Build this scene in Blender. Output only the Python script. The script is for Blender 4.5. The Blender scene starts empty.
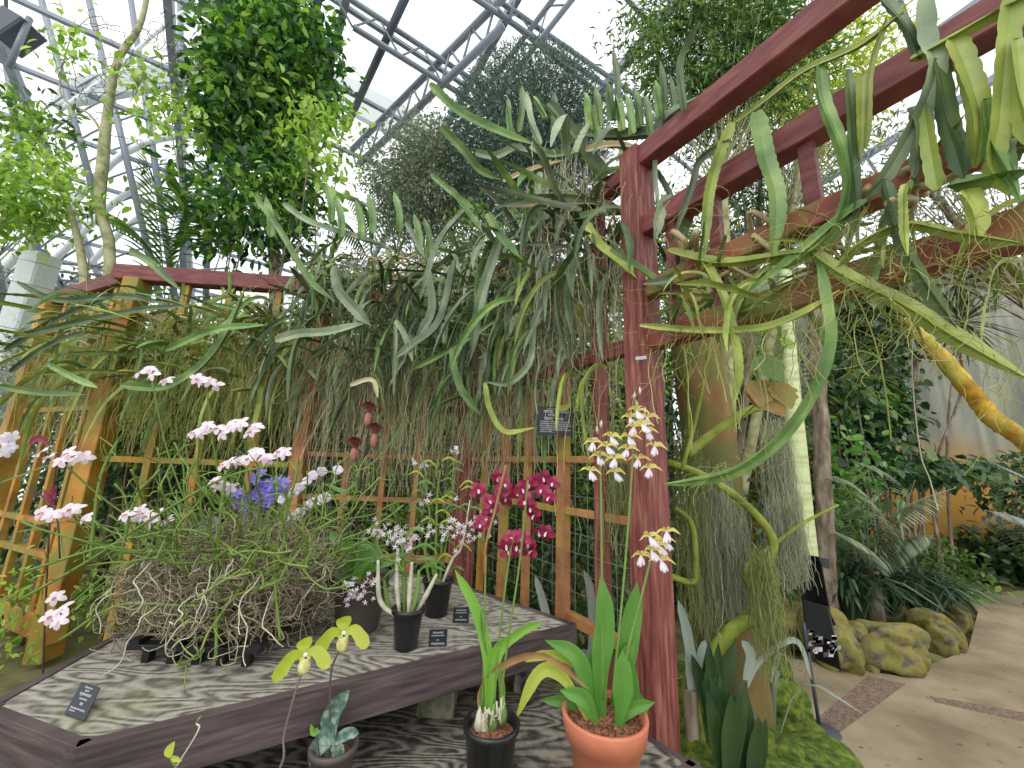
import bpy, math, random
import numpy as np
from math import sin, cos, radians as R, pi
rng = np.random.default_rng(7)
random.seed(7)
SC = bpy.context.scene
COL = SC.collection
# ------------------------------------------------------------------ camera
F = 390.0; PITCH = R(12); ROLL = R(2)
EYE = np.array([0, 0, 1.6])
fw = np.array([0, cos(PITCH), sin(PITCH)])
r0 = np.array([1, 0, 0.]); u0 = np.array([0, -sin(PITCH), cos(PITCH)])
rt = r0*cos(ROLL) + u0*sin(ROLL); up = -r0*sin(ROLL) + u0*cos(ROLL)
def ray(x, y): return fw*F + rt*(x-512) - up*(y-384)
def PY(x, y, Y):
    d = ray(x, y); return EYE + d*Y/d[1]
def PZ(x, y, z):
    d = ray(x, y); return EYE + d*(z-1.6)/d[2]
def V(*a): return np.array(a, dtype=float)
def nrm(v):
    v = np.asarray(v, float); return v/(np.linalg.norm(v, axis=-1, keepdims=True)+1e-12)
cam = bpy.data.cameras.new('camera'); camo = bpy.data.objects.new('camera', cam); COL.objects.link(camo)
from mathutils import Matrix
camo.matrix_world = Matrix(((rt[0], up[0], -fw[0], EYE[0]), (rt[1], up[1], -fw[1], EYE[1]), (rt[2], up[2], -fw[2], EYE[2]), (0, 0, 0, 1)))
cam.sensor_width = 36; cam.lens = F/1024*36; cam.clip_start = 0.05; cam.clip_end = 300
SC.camera = camo

# ------------------------------------------------------------------ mesh builder
class MB:
    def __init__(s): s.v = []; s.q = []; s.t = []; s.n = 0
    def add(s, v, q=None, t=None):
        v = np.asarray(v, float).reshape(-1, 3)
        if q is not None and len(q): s.q.append(np.asarray(q, int).reshape(-1, 4)+s.n)
        if t is not None and len(t): s.t.append(np.asarray(t, int).reshape(-1, 3)+s.n)
        s.v.append(v); s.n += len(v)
    def mesh(s, name, mat, smooth=True, off=V(0, 0, 0)):
        me = bpy.data.meshes.new(name)
        v = np.concatenate(s.v) - off
        q = np.concatenate(s.q) if s.q else np.zeros((0, 4), int)
        t = np.concatenate(s.t) if s.t else np.zeros((0, 3), int)
        me.vertices.add(len(v)); me.vertices.foreach_set('co', v.astype(np.float32).ravel())
        me.loops.add(q.size+t.size)
        me.loops.foreach_set('vertex_index', np.concatenate([q.ravel(), t.ravel()]).astype(np.int32))
        me.polygons.add(len(q)+len(t))
        ls = np.concatenate([np.arange(len(q))*4, q.size+np.arange(len(t))*3]).astype(np.int32)
        me.polygons.foreach_set('loop_start', ls)
        me.update(calc_edges=True)
        me.polygons.foreach_set('use_smooth', np.full(len(q)+len(t), smooth))
        me.materials.append(mat)
        return me
    def build(s, name, mat, parent=None, smooth=True, **kw):
        if not s.v: return None
        if parent is None:
            allv = np.concatenate(s.v)
            off = (allv.min(0)+allv.max(0))/2; off[2] = allv[:, 2].min()
        else: off = ORG[parent.name]
        o = bpy.data.objects.new(name, s.mesh(name, mat, smooth, off)); COL.objects.link(o)
        if parent is None: o.location = off
        else: o.parent = parent
        ORG[o.name] = off
        if kw: tag(o, **kw)
        return o
ORG = {}
def tag(o, label=None, cat=None, group=None, kind=None):
    if label: o['label'] = label
    if cat: o['category'] = cat
    if group: o['group'] = group
    if kind: o['kind'] = kind
    return o
def thing(name, loc, label, cat, group=None):
    o = bpy.data.objects.new(name, None); COL.objects.link(o); o.location = loc
    o.empty_display_size = .1
    ORG[o.name] = np.array(loc, float); tag(o, label, cat, group); return o

def beam(mb, p0, p1, hx, hy, ch=.15):
    """chamfered bar from p0 to p1; hx, hy = half-extent vectors of its section"""
    p0, p1, hx, hy = map(lambda a: np.asarray(a, float), (p0, p1, hx, hy))
    c = min(np.linalg.norm(hx), np.linalg.norm(hy))*ch
    a = 1-c/np.linalg.norm(hx); b = 1-c/np.linalg.norm(hy)
    sec = [(1, -b), (1, b), (a, 1), (-a, 1), (-1, b), (-1, -b), (-a, -1), (a, -1)]
    vs = [p + hx*x + hy*y for p in (p0, p1) for x, y in sec] + [p0, p1]
    q = [(i, (i+1) % 8, 8+(i+1) % 8, 8+i) for i in range(8)]
    t = [(16, (i+1) % 8, i) for i in range(8)] + [(17, 8+i, 8+(i+1) % 8) for i in range(8)]
    mb.add(vs, q, t)
def smooth_path(pts, n):
    pts = np.asarray(pts, float)
    if len(pts) < 3: 
        k = np.linspace(0, 1, n)[:, None]; return pts[0]*(1-k)+pts[-1]*k
    P = np.vstack([2*pts[0]-pts[1], pts, 2*pts[-1]-pts[-2]])
    m = len(pts)-1; out = []
    for u in np.linspace(0, m, n):
        i = min(int(u), m-1); f = u-i
        a, b, c, d = P[i], P[i+1], P[i+2], P[i+3]
        out.append(.5*(2*b+(c-a)*f+(2*a-5*b+4*c-d)*f*f+(3*b-a-3*c+d)*f**3))
    return np.array(out)
def frames(p, hint=None):
    n = len(p); t = np.gradient(p, axis=0); t = nrm(t)
    h = V(0, 0, 1) if hint is None else np.asarray(hint, float)
    if abs(np.dot(h, t[0])) > .95 and hint is None: h = V(.3, 1, 0)
    S = np.zeros((n, 3)); N = np.zeros((n, 3))
    s = nrm(np.cross(t[0], h))
    for i in range(n):
        s = s - t[i]*np.dot(s, t[i]); s = nrm(s); S[i] = s; N[i] = np.cross(s, t[i])
    return t, S, N
def tube(mb, pts, r, k=5, caps=True):
    p = np.asarray(pts, float); n = len(p); r = np.broadcast_to(np.asarray(r, float), (n,)) if np.ndim(r) < 1 or len(np.atleast_1d(r)) == n else np.interp(np.linspace(0, 1, n), np.linspace(0, 1, len(r)), r)
    t, S, N = frames(p)
    a = np.arange(k)*2*pi/k
    v = p[:, None]+r[:, None, None]*(np.cos(a)[None, :, None]*S[:, None]+np.sin(a)[None, :, None]*N[:, None])
    i = np.arange(n-1)[:, None]; j = np.arange(k)[None]
    q = np.stack([i*k+j, i*k+(j+1) % k, (i+1)*k+(j+1) % k, (i+1)*k+j], -1).reshape(-1, 4)
    v = v.reshape(-1, 3); tt = []
    if caps:
        v = np.vstack([v, p[0], p[-1]])
        tt = [(n*k, (x+1) % k, x) for x in range(k)]+[(n*k+1, (n-1)*k+x, (n-1)*k+(x+1) % k) for x in range(k)]
    mb.add(v, q, tt)
def wing_stem(mb, pts, w, wings=3, n=None, scallop=.22, lobe=.045, phase=0., vr=.28, twist=0., taper=True):
    """jointed epiphytic cactus stem: winged cross-section with scalloped margins"""
    pts = np.asarray(pts, float)
    L = np.linalg.norm(np.diff(pts, axis=0), axis=1).sum()
    n = n or max(10, int(L/lobe*4))
    p = smooth_path(pts, n); t, S, N = frames(p, hint=V(.2, -1, .1))
    u = np.linspace(0, 1, n); s = u*L
    prof = np.clip(np.minimum(u*9+.35, (1-u)*4.5+.04), 0, 1)**.75 if taper else np.ones(n)
    sc = 1-scallop*(1-np.abs(np.sin(pi*s/lobe+phase))**.6)
    W = w/2*prof*sc
    v = []
    for i in range(n):
        for j in range(wings*2):
            a = phase+twist*u[i]+j*pi/wings
            rr = W[i] if j % 2 == 0 else w/2*vr*prof[i]
            v.append(p[i]+rr*(cos(a)*S[i]+sin(a)*N[i]))
    k = wings*2
    i = np.arange(n-1)[:, None]; j = np.arange(k)[None]
    q = np.stack([i*k+j, i*k+(j+1) % k, (i+1)*k+(j+1) % k, (i+1)*k+j], -1).reshape(-1, 4)
    mb.add(v, q, [(0, x+1, x) if False else (0, (x+1) % k, x) for x in range(1, k-1)])
def blade(mb, pts, w, n=12, fold=.25, hint=None, prof=None, wave=0., pleat=0):
    """leaf, petal or strap: ribbon along a path, pinched at both ends"""
    p = smooth_path(pts, n); t, S, N = frames(p, hint)
    u = np.linspace(0, 1, n)
    if prof is None: prof = [(0, .25), (.25, .85), (.5, 1), (.8, .62), (1, .03)]
    W = np.interp(u, [a for a, b in prof], [b for a, b in prof])*w/2
    if wave: W = W*(1+wave*np.sin(u*23))
    if pleat:
        xs = np.linspace(-1, 1, 2*pleat+1); zs = np.abs(xs)*fold + .08*(np.arange(2*pleat+1) % 2)
    else: xs = V(-1, -.5, 0, .5, 1); zs = V(1, .35, 0, .35, 1)*fold
    k = len(xs)
    v = p[:, None]+W[:, None, None]*(xs[None, :, None]*S[:, None]+zs[None, :, None]*N[:, None])
    i = np.arange(n-1)[:, None]; j = np.arange(k-1)[None]
    mb.add(v.reshape(-1, 3), np.stack([i*k+j, i*k+j+1, (i+1)*k+j+1, (i+1)*k+j], -1).reshape(-1, 4))
TPL_HI = (V(0, 0, 0, .3, -.42, .06, .3, 0, 0, .3, .42, .06, .68, -.36, .0, .68, 0, -.07, .68, .36, .0, 1, 0, -.2).reshape(-1, 3),
          [(1, 2, 5, 4), (2, 3, 6, 5)], [(0, 2, 1), (0, 3, 2), (4, 5, 7), (5, 6, 7)])
TPL_LO = (V(0, 0, 0, .45, -.5, .1, 1, 0, -.12, .45, .5, .1).reshape(-1, 3), [], [(0, 2, 1), (0, 3, 2)])
def leaves(mb, P, D, L, W, hi=True, nj=.5, N=None):
    """many leaves at P pointing along D, length L, width ratio W"""
    n = len(P); D = nrm(D)
    up_ = np.tile(V(0, 0, 1), (n, 1)) + rng.normal(0, nj, (n, 3)) if N is None else N
    S = nrm(np.cross(D, up_)); N = np.cross(S, D)
    L = np.broadcast_to(L, (n,)); W = L*W
    tv, tq, tt = TPL_HI if hi else TPL_LO
    v = P[:, None] + L[:, None, None]*tv[None, :, 0:1]*D[:, None] + W[:, None, None]*tv[None, :, 1:2]*S[:, None] + L[:, None, None]*tv[None, :, 2:3]*N[:, None]
    b = (np.arange(n)*len(tv))[:, None, None]
    mb.add(v.reshape(-1, 3), (np.array(tq)[None]+b).reshape(-1, 4) if tq else None, (np.array(tt)[None]+b).reshape(-1, 3))
def lathe(mb, c, prof, k=32, jag=0):
    c = np.asarray(c, float); a = np.arange(k)*2*pi/k
    v = [[c[0]+r*cos(x), c[1]+r*sin(x), c[2]+z] for r, z in prof for x in a]
    n = len(prof); i = np.arange(n-1)[:, None]; j = np.arange(k)[None]
    mb.add(v, np.stack([i*k+j, i*k+(j+1) % k, (i+1)*k+(j+1) % k, (i+1)*k+j], -1).reshape(-1, 4))
def prism(mb, poly, z0, z1):
    from mathutils.geometry import tessellate_polygon
    n = len(poly); v = [(x, y, z0) for x, y in poly]+[(x, y, z1) for x, y in poly]
    q = [(i, (i+1) % n, n+(i+1) % n, n+i) for i in range(n)]
    tr = tessellate_polygon([[(p[0], p[1], 0) for p in poly]]); t = []
    for a, b, c in tr:
        A, B, C_ = poly[a], poly[b], poly[c]
        if (B[0]-A[0])*(C_[1]-A[1])-(B[1]-A[1])*(C_[0]-A[0]) < 0: b, c = c, b
        t += [(n+a, n+b, n+c), (a, c, b)]
    mb.add(v, q, t)
def rock(mb, c, s, seed=0, n=18, rough=.16):
    g = np.random.default_rng(seed); ph = g.uniform(0, 6.28, (6, 3)); fr = g.uniform(1.2, 4.5, (6, 3))
    th = np.linspace(0, pi, n); fi = np.arange(2*n)*pi/n
    d = np.array([[sin(a)*cos(b), sin(a)*sin(b), cos(a)] for a in th for b in fi])
    r = np.ones(len(d))
    for i in range(6): r += rough/2*np.sin(d@fr[i]+ph[i, 0])*np.cos(d[:, 0]*fr[i, 1]+ph[i, 1]) if i < 3 else rough/6*np.sin(d@(fr[i]*3)+ph[i, 2])
    sup = np.sign(d)*np.abs(d)**.75
    v = np.asarray(c)+sup*r[:, None]*np.asarray(s)
    i = np.arange(n-1)[:, None]; j = np.arange(2*n)[None]; k = 2*n
    mb.add(v, np.stack([i*k+j, (i+1)*k+j, (i+1)*k+(j+1) % k, i*k+(j+1) % k], -1).reshape(-1, 4))

# ------------------------------------------------------------------ materials
def c3(r, g, b):
    f = lambda x: (x/255/12.92 if x/255 <= .04045 else ((x/255+.055)/1.055)**2.4)
    return (f(r), f(g), f(b), 1)
def newmat(name):
    m = bpy.data.materials.new(name); m.use_nodes = True; nt = m.node_tree
    b = nt.nodes['Principled BSDF']; return m, nt, b
def ramp(nt, stops, fac=None):
    r = nt.nodes.new('ShaderNodeValToRGB'); e = r.color_ramp.elements
    while len(e) < len(stops): e.new(.5)
    for x, (p, c) in zip(e, stops): x.position = p; x.color = c
    if fac is not None: nt.links.new(fac, r.inputs[0])
    return r
def noise(nt, scale, detail=4, vec=None, dist=0, coord='Object'):
    tc = nt.nodes.new('ShaderNodeTexCoord'); n = nt.nodes.new('ShaderNodeTexNoise')
    n.inputs['Scale'].default_value = scale; n.inputs['Detail'].default_value = detail; n.inputs['Distortion'].default_value = dist
    if vec is None: nt.links.new(tc.outputs[coord], n.inputs['Vector'])
    else:
        mp = nt.nodes.new('ShaderNodeMapping'); mp.inputs['Scale'].default_value = vec
        nt.links.new(tc.outputs[coord], mp.inputs[0]); nt.links.new(mp.outputs[0], n.inputs['Vector'])
    return n
def mix(nt, a, b, f, mode='MIX'):
    m = nt.nodes.new('ShaderNodeMix'); m.data_type = 'RGBA'; m.blend_type = mode
    for i, x in ((6, a), (7, b), (0, f)):
        if isinstance(x, (tuple, float, int)): m.inputs[i].default_value = x
        else: nt.links.new(x, m.inputs[i])
    return m.outputs[2]
def bump(nt, b, h, s=.3, d=.01):
    n = nt.nodes.new('ShaderNodeBump'); n.inputs['Strength'].default_value = s; n.inputs['Distance'].default_value = d
    nt.links.new(h, n.inputs['Height']); nt.links.new(n.outputs[0], b.inputs['Normal'])
def leafmat(name, cols, rough=.45, trans=.25, nscale=1.5, big=.5):
    m, nt, b = newmat(name)
    g = nt.nodes.new('ShaderNodeNewGeometry'); n = noise(nt, nscale, 3)
    ad = nt.nodes.new('ShaderNodeMath'); ad.operation = 'MULTIPLY_ADD'; ad.inputs[1].default_value = big*2; 
    sb = nt.nodes.new('ShaderNodeMath'); sb.operation = 'SUBTRACT'; sb.inputs[1].default_value = .5
    nt.links.new(n.outputs[0], sb.inputs[0]); nt.links.new(sb.outputs[0], ad.inputs[0]); nt.links.new(g.outputs['Random Per Island'], ad.inputs[2])
    k = len(cols); r = ramp(nt, [(i/(k-1), c) for i, c in enumerate(cols)], ad.outputs[0])
    nt.links.new(r.outputs[0], b.inputs['Base Color']); b.inputs['Roughness'].default_value = rough
    if trans:
        tr = nt.nodes.new('ShaderNodeBsdfTranslucent'); mx = nt.nodes.new('ShaderNodeMixShader'); mx.inputs[0].default_value = trans
        hs = nt.nodes.new('ShaderNodeHueSaturation'); hs.inputs['Value'].default_value = 1.5; hs.inputs['Saturation'].default_value = 1.1
        nt.links.new(r.outputs[0], hs.inputs['Color']); nt.links.new(hs.outputs[0], tr.inputs[0])
        nt.links.new(b.outputs[0], mx.inputs[1]); nt.links.new(tr.outputs[0], mx.inputs[2])
        nt.links.new(mx.outputs[0], nt.nodes['Material Output'].inputs[0])
    return m
def surf(name, stops, scale=6, rough=.7, vec=None, bs=.3, detail=6, metal=0, moss=None):
    m, nt, b = newmat(name); n = noise(nt, scale, detail, vec)
    r = ramp(nt, stops, n.outputs[0]); out = r.outputs[0]
    if moss:
        col, sc, lo, hi = moss; n2 = noise(nt, sc, 5); mr = ramp(nt, [(lo, (0, 0, 0, 1)), (hi, (1, 1, 1, 1))], n2.outputs[0])
        out = mix(nt, out, col, mr.outputs[0])
    nt.links.new(out, b.inputs['Base Color']); b.inputs['Roughness'].default_value = rough; b.inputs['Metallic'].default_value = metal
    if bs: bump(nt, b, n.outputs[0], bs)
    return m
def flat(name, c, rough=.5, metal=0): return surf(name, [(.3, tuple(x*.85 for x in c[:3])+(1,)), (.7, c)], 20, rough, bs=.05, metal=metal)

M = {}
M['red'] = surf('red_stained_timber', [(.25, c3(78, 30, 30)), (.5, c3(110, 48, 45)), (.75, c3(136, 76, 68))], 7, .6, (1, 1, 5), .25)
M['redpost'] = surf('weathered_red_timber', [(.3, c3(88, 38, 34)), (.5, c3(122, 60, 53)), (.7, c3(152, 98, 84))], 9, .65, (6, 6, .6), .3)
M['redmoss'] = surf('mossy_red_timber', [(.3, c3(90, 40, 30)), (.5, c3(140, 66, 50)), (.7, c3(150, 90, 60))], 5, .7, None, .3, moss=(c3(112, 116, 50), 5, .46, .64))
M['orange'] = surf('orange_timber', [(.3, c3(130, 76, 50)), (.5, c3(164, 106, 66)), (.7, c3(184, 130, 74))], 6, .65, None, .2, moss=(c3(160, 140, 50), 7, .5, .7))
M['yellow'] = surf('yellow_timber', [(.3, c3(140, 84, 28)), (.5, c3(178, 122, 40)), (.7, c3(200, 146, 58))], 4, .6, None, .2, moss=(c3(138, 124, 48), 5, .42, .6))
M['steel'] = flat('painted_grey_steel', c3(120, 128, 138), .45, .2)
M['steel_dark'] = flat('dark_steel', c3(78, 84, 94), .5, .2)
M['white'] = flat('white_paint', c3(222, 228, 228), .4)
M['black'] = flat('black_plastic', c3(26, 26, 30), .28)
M['sign'] = flat('black_sign_plate', c3(40, 42, 52), .5)
M['signblack'] = flat('matt_black_board', c3(9, 9, 11), .6)
M['greyfilm'] = flat('grey_card', c3(62, 64, 70), .6)
M['ink'] = flat('white_lettering', c3(205, 208, 214), .6)
M['brownpot'] = flat('brown_grey_pot', c3(84, 74, 70), .5)
M['terra'] = surf('terracotta', [(.3, c3(186, 102, 76)), (.7, c3(212, 130, 100))], 8, .65, None, .05)
M['bark'] = surf('bark_chips', [(.3, c3(70, 40, 26)), (.5, c3(130, 82, 56)), (.7, c3(165, 116, 84))], 120, .9, None, .8)
M['root'] = leafmat('dry_roots', [c3(104, 92, 74), c3(146, 134, 108), c3(180, 170, 142)], .9, 0)
M['rootlight'] = leafmat('pale_roots', [c3(150, 146, 118), c3(190, 186, 160), c3(212, 208, 186)], .9, 0)
M['airroot'] = leafmat('hanging_roots', [c3(128, 124, 88), c3(164, 160, 120), c3(192, 188, 148), c3(176, 160, 130)], .9, 0)
M['airroot_y'] = leafmat('yellowish_hanging_roots', [c3(128, 134, 60), c3(158, 162, 88), c3(184, 182, 116)], .9, 0)
M['moss_sp'] = leafmat('spanish_moss', [c3(124, 132, 104), c3(164, 170, 138), c3(192, 196, 168)], .9, .15)
M['moss_sg'] = leafmat('green_hanging_moss', [c3(108, 120, 62), c3(140, 150, 84), c3(168, 174, 116)], .9, .15)
def stemmat(name, a, b_, c, e):
    m, nt, b = newmat(name); n = noise(nt, 7, 5); r = ramp(nt, [(.3, a), (.5, b_), (.68, c), (.85, e)], n.outputs[0])
    oi = nt.nodes.new('ShaderNodeObjectInfo'); hs = nt.nodes.new('ShaderNodeHueSaturation')
    mr = nt.nodes.new('ShaderNodeMapRange'); mr.inputs[3].default_value = .7; mr.inputs[4].default_value = 1.35
    nt.links.new(oi.outputs['Random'], mr.inputs[0]); nt.links.new(mr.outputs[0], hs.inputs['Value'])
    nt.links.new(r.outputs[0], hs.inputs['Color']); nt.links.new(hs.outputs[0], b.inputs['Base Color']); b.inputs['Roughness'].default_value = .5
    g = nt.nodes.new('ShaderNodeNewGeometry'); er = ramp(nt, [(.5, (0, 0, 0, 1)), (.62, (.8, .8, .8, 1))], g.outputs['Pointiness'])
    o_ = mix(nt, hs.outputs[0], e, er.outputs[0]); nt.links.new(o_, b.inputs['Base Color'])
    bump(nt, b, n.outputs[0], .2); return m
M['st_grey'] = stemmat('grey_green_stem', c3(84, 100, 74), c3(112, 128, 96), c3(138, 150, 116), c3(166, 170, 128))
M['st_green'] = stemmat('green_stem', c3(70, 98, 48), c3(98, 130, 66), c3(130, 154, 84), c3(170, 184, 100))
M['st_yel'] = stemmat('yellow_green_stem', c3(104, 120, 48), c3(134, 148, 64), c3(164, 172, 86), c3(196, 198, 100))
M['st_dark'] = stemmat('dark_green_stem', c3(46, 66, 40), c3(68, 88, 52), c3(90, 108, 62), c3(140, 150, 84))
M['st_dry'] = stemmat('dry_stem', c3(140, 118, 80), c3(170, 150, 108), c3(190, 176, 130), c3(150, 130, 90))
M['lf_dark'] = leafmat('dark_glossy_leaves', [c3(24, 50, 30), c3(44, 78, 44), c3(72, 106, 58), c3(110, 140, 76)], .38, .22)
M['lf_tree'] = leafmat('broad_tree_leaves', [c3(26, 56, 32), c3(50, 90, 42), c3(84, 128, 54), c3(140, 182, 70)], .38, .3, 1.1, .7)
M['lf_bright'] = leafmat('bright_leaves', [c3(84, 120, 40), c3(124, 162, 62), c3(160, 194, 86), c3(190, 212, 112)], .45, .4)
M['lf_mid'] = leafmat('mid_green_leaves', [c3(40, 72, 34), c3(72, 108, 50), c3(104, 138, 66), c3(140, 168, 84)], .45, .3)
M['lf_olive'] = leafmat('olive_fine_leaves', [c3(78, 96, 68), c3(112, 128, 98), c3(162, 172, 146), c3(124, 130, 96)], .5, .25)
M['lf_blue'] = leafmat('blue_green_twigs', [c3(66, 92, 80), c3(100, 124, 108), c3(134, 156, 138)], .55, .15)
M['lf_yel'] = leafmat('yellow_green_leaves', [c3(120, 140, 40), c3(160, 178, 60), c3(196, 205, 90)], .5, .4)
M['lf_brown'] = leafmat('withered_leaf', [c3(150, 110, 60), c3(170, 140, 90), c3(150, 150, 80)], .8, .3, 12, .9)
M['lf_strap'] = leafmat('strap_leaves', [c3(70, 118, 50), c3(100, 150, 66), c3(128, 172, 84)], .38, .3, 5)
M['lf_fresh'] = leafmat('fresh_green_leaves', [c3(92, 146, 42), c3(122, 176, 62), c3(150, 196, 88)], .4, .35, 6)
M['lf_plume'] = leafmat('pleated_leaves', [c3(62, 116, 44), c3(88, 142, 56), c3(118, 164, 76)], .4, .3, 6)
M['lf_mottle'] = surf('mottled_leaf', [(.35, c3(60, 88, 78)), (.5, c3(92, 118, 104)), (.62, c3(140, 160, 140))], 55, .5, None, .05)
M['lf_agave'] = leafmat('broad_dark_leaves', [c3(22, 44, 28), c3(36, 64, 36), c3(72, 96, 44)], .35, .1, 4)
M['lf_grey'] = leafmat('silver_leaves', [c3(110, 126, 116), c3(146, 160, 148), c3(176, 186, 172)], .5, .15)
M['lf_dryb'] = leafmat('dry_brown_leaf', [c3(120, 84, 48), c3(160, 120, 76), c3(190, 154, 104)], .8, .25, 20)
M['lf_yg'] = leafmat('yellowing_leaf', [c3(130, 160, 50), c3(172, 190, 70), c3(200, 206, 100)], .5, .35, 8)
M['lf_dracaena'] = leafmat('narrow_leaves', [c3(34, 58, 40), c3(62, 88, 60), c3(104, 126, 88)], .45, .2)
M['green_cane'] = flat('green_cane', c3(110, 142, 66), .5)
M['terete'] = leafmat('terete_green', [c3(78, 104, 38), c3(108, 136, 56), c3(140, 160, 76)], .5, .15)
M['cane'] = surf('pale_cane', [(.3, c3(160, 160, 130)), (.7, c3(206, 204, 184))], 30, .6, None, .1)
M['purplestem'] = flat('purple_brown_stem', c3(104, 88, 84), .6)
M['darkstem'] = flat('dark_flower_stem', c3(60, 40, 40), .6)
M['petal_pink'] = leafmat('pale_pink_petals', [c3(222, 200, 214), c3(236, 220, 230), c3(244, 234, 240)], .6, .3, 30)
M['petal_white'] = leafmat('white_petals', [c3(224, 214, 228), c3(240, 234, 242)], .6, .3, 30)
M['petal_lilac'] = leafmat('lilac_white_petals', [c3(186, 164, 184), c3(222, 208, 220), c3(238, 230, 236)], .6, .3, 30)
M['petal_purple'] = leafmat('violet_petals', [c3(96, 84, 176), c3(128, 112, 206), c3(158, 148, 222)], .5, .3, 30)
M['petal_crim'] = leafmat('crimson_petals', [c3(98, 16, 44), c3(138, 30, 66), c3(170, 48, 88)], .5, .2, 30)
M['petal_yel'] = leafmat('yellow_green_sepals', [c3(196, 184, 90), c3(220, 208, 116), c3(232, 222, 150)], .5, .3, 30)
M['petal_lip'] = leafmat('pink_white_lip', [c3(226, 196, 206), c3(242, 226, 230)], .5, .3, 30)
M['petal_lime'] = leafmat('lime_petals', [c3(150, 172, 42), c3(182, 198, 66), c3(204, 212, 96)], .5, .35, 25)
M['pouch'] = surf('pale_green_pouch', [(.35, c3(196, 200, 110)), (.55, c3(214, 216, 140)), (.72, c3(170, 130, 80))], 25, .45, None, .05)
M['petal_maroon'] = leafmat('dusky_red_hoods', [c3(74, 30, 28), c3(110, 52, 46), c3(140, 80, 72)], .5, .2, 30)
M['petal_rose'] = leafmat('dusky_rose_lip', [c3(158, 92, 84), c3(190, 124, 114)], .5, .2, 30)
M['trunk_pale'] = surf('pale_green_bark', [(.3, c3(168, 180, 120)), (.5, c3(196, 206, 150)), (.7, c3(206, 214, 168))], 4, .6, (1, 1, 6), .1)
M['trunk_grey'] = surf('grey_brown_bark', [(.3, c3(70, 58, 48)), (.5, c3(122, 106, 90)), (.7, c3(160, 146, 128))], 14, .9, (1, 1, .3), .8)
M['trunk_tan'] = surf('tan_branch_bark', [(.3, c3(110, 112, 70)), (.5, c3(156, 154, 112)), (.7, c3(180, 176, 140))], 9, .8, None, .5)
M['trunk_moss'] = surf('mossy_orange_trunk', [(.3, c3(84, 62, 36)), (.5, c3(128, 94, 54)), (.7, c3(150, 118, 72))], 5, .9, (1, 1, .5), .8, moss=(c3(98, 104, 54), 4, .38, .56))
M['trunk_yel'] = surf('yellow_mossy_bark', [(.35, c3(150, 110, 30)), (.5, c3(196, 150, 40)), (.65, c3(206, 180, 90))], 9, .85, None, .6, moss=(c3(160, 160, 70), 6, .5, .7))
M['vine'] = surf('mossy_green_vine', [(.3, c3(92, 110, 30)), (.5, c3(130, 146, 48)), (.7, c3(160, 168, 80))], 12, .75, None, .5)
M['rock'] = surf('mossy_boulder', [(.28, c3(62, 60, 44)), (.42, c3(108, 104, 76)), (.52, c3(136, 124, 66)), (.62, c3(116, 114, 50)), (.75, c3(80, 88, 34))], 11, .95, None, 1.0, 10)
M['moss'] = surf('bright_moss', [(.3, c3(40, 56, 12)), (.5, c3(80, 100, 24)), (.7, c3(124, 136, 44))], 26, 1, None, 1.0)
M['soil'] = surf('soil_and_moss', [(.3, c3(58, 48, 34)), (.5, c3(104, 98, 62)), (.65, c3(128, 128, 74)), (.8, c3(150, 140, 100))], 3, 1, None, .8, 10)
M['path'] = surf('tan_concrete_path', [(.3, c3(118, 104, 82)), (.5, c3(150, 134, 108)), (.7, c3(172, 156, 130))], 2.2, .75, None, .15, 10, moss=(c3(96, 82, 66), 14, .66, .72))
M['strip'] = surf('exposed_aggregate', [(.3, c3(80, 62, 54)), (.5, c3(122, 100, 86)), (.7, c3(150, 132, 118))], 70, .9, None, .6)
M['gutter'] = flat('pale_gutter', c3(196, 202, 200), .6)

def timber(name, light, moss_amt):
    """weathered plywood with contour-like grain"""
    m, nt, b = newmat(name)
    tc = nt.nodes.new('ShaderNodeTexCoord'); mp = nt.nodes.new('ShaderNodeMapping')
    mp.inputs['Rotation'].default_value = (0, 0, R(-32)); mp.inputs['Scale'].default_value = (1.2, 4.2, 1)
    nt.links.new(tc.outputs['Object'], mp.inputs[0])
    n = nt.nodes.new('ShaderNodeTexNoise'); n.inputs['Scale'].default_value = 2.2; n.inputs['Detail'].default_value = 1.5; nt.links.new(mp.outputs[0], n.inputs['Vector'])
    mu = nt.nodes.new('ShaderNodeMath'); mu.operation = 'MULTIPLY'; mu.inputs[1].default_value = 70; nt.links.new(n.outputs[0], mu.inputs[0])
    si = nt.nodes.new('ShaderNodeMath'); si.operation = 'SINE'; nt.links.new(mu.outputs[0], si.inputs[0])
    fine = noise(nt, 40, 5, (1, 1, 1))
    ad = nt.nodes.new('ShaderNodeMath'); ad.operation = 'MULTIPLY_ADD'; ad.inputs[1].default_value = .26; nt.links.new(si.outputs[0], ad.inputs[0]); nt.links.new(fine.outputs[0], ad.inputs[2])
    r = ramp(nt, [(.2, light[0]), (.48, light[1]), (.8, light[2])], ad.outputs[0])
    n2 = noise(nt, 1.8, 6); mr = ramp(nt, [(moss_amt, (0, 0, 0, 1)), (moss_amt+.14, (.75, .75, .75, 1))], n2.outputs[0])
    out = mix(nt, r.outputs[0], c3(122, 132, 62), mr.outputs[0])
    nt.links.new(out, b.inputs['Base Color']); b.inputs['Roughness'].default_value = .75
    bump(nt, b, ad.outputs[0], .35); return m
M['ply'] = timber('weathered_grey_plywood', (c3(84, 80, 74), c3(138, 132, 122), c3(168, 162, 150)), .56)
M['ply2'] = timber('damp_grey_plywood', (c3(50, 46, 44), c3(106, 100, 92), c3(146, 140, 126)), .54)
M['fascia'] = surf('dark_stained_board', [(.3, c3(46, 36, 36)), (.5, c3(74, 60, 60)), (.7, c3(98, 84, 82))], 5, .7, (1, 1, 12), .4)
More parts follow.
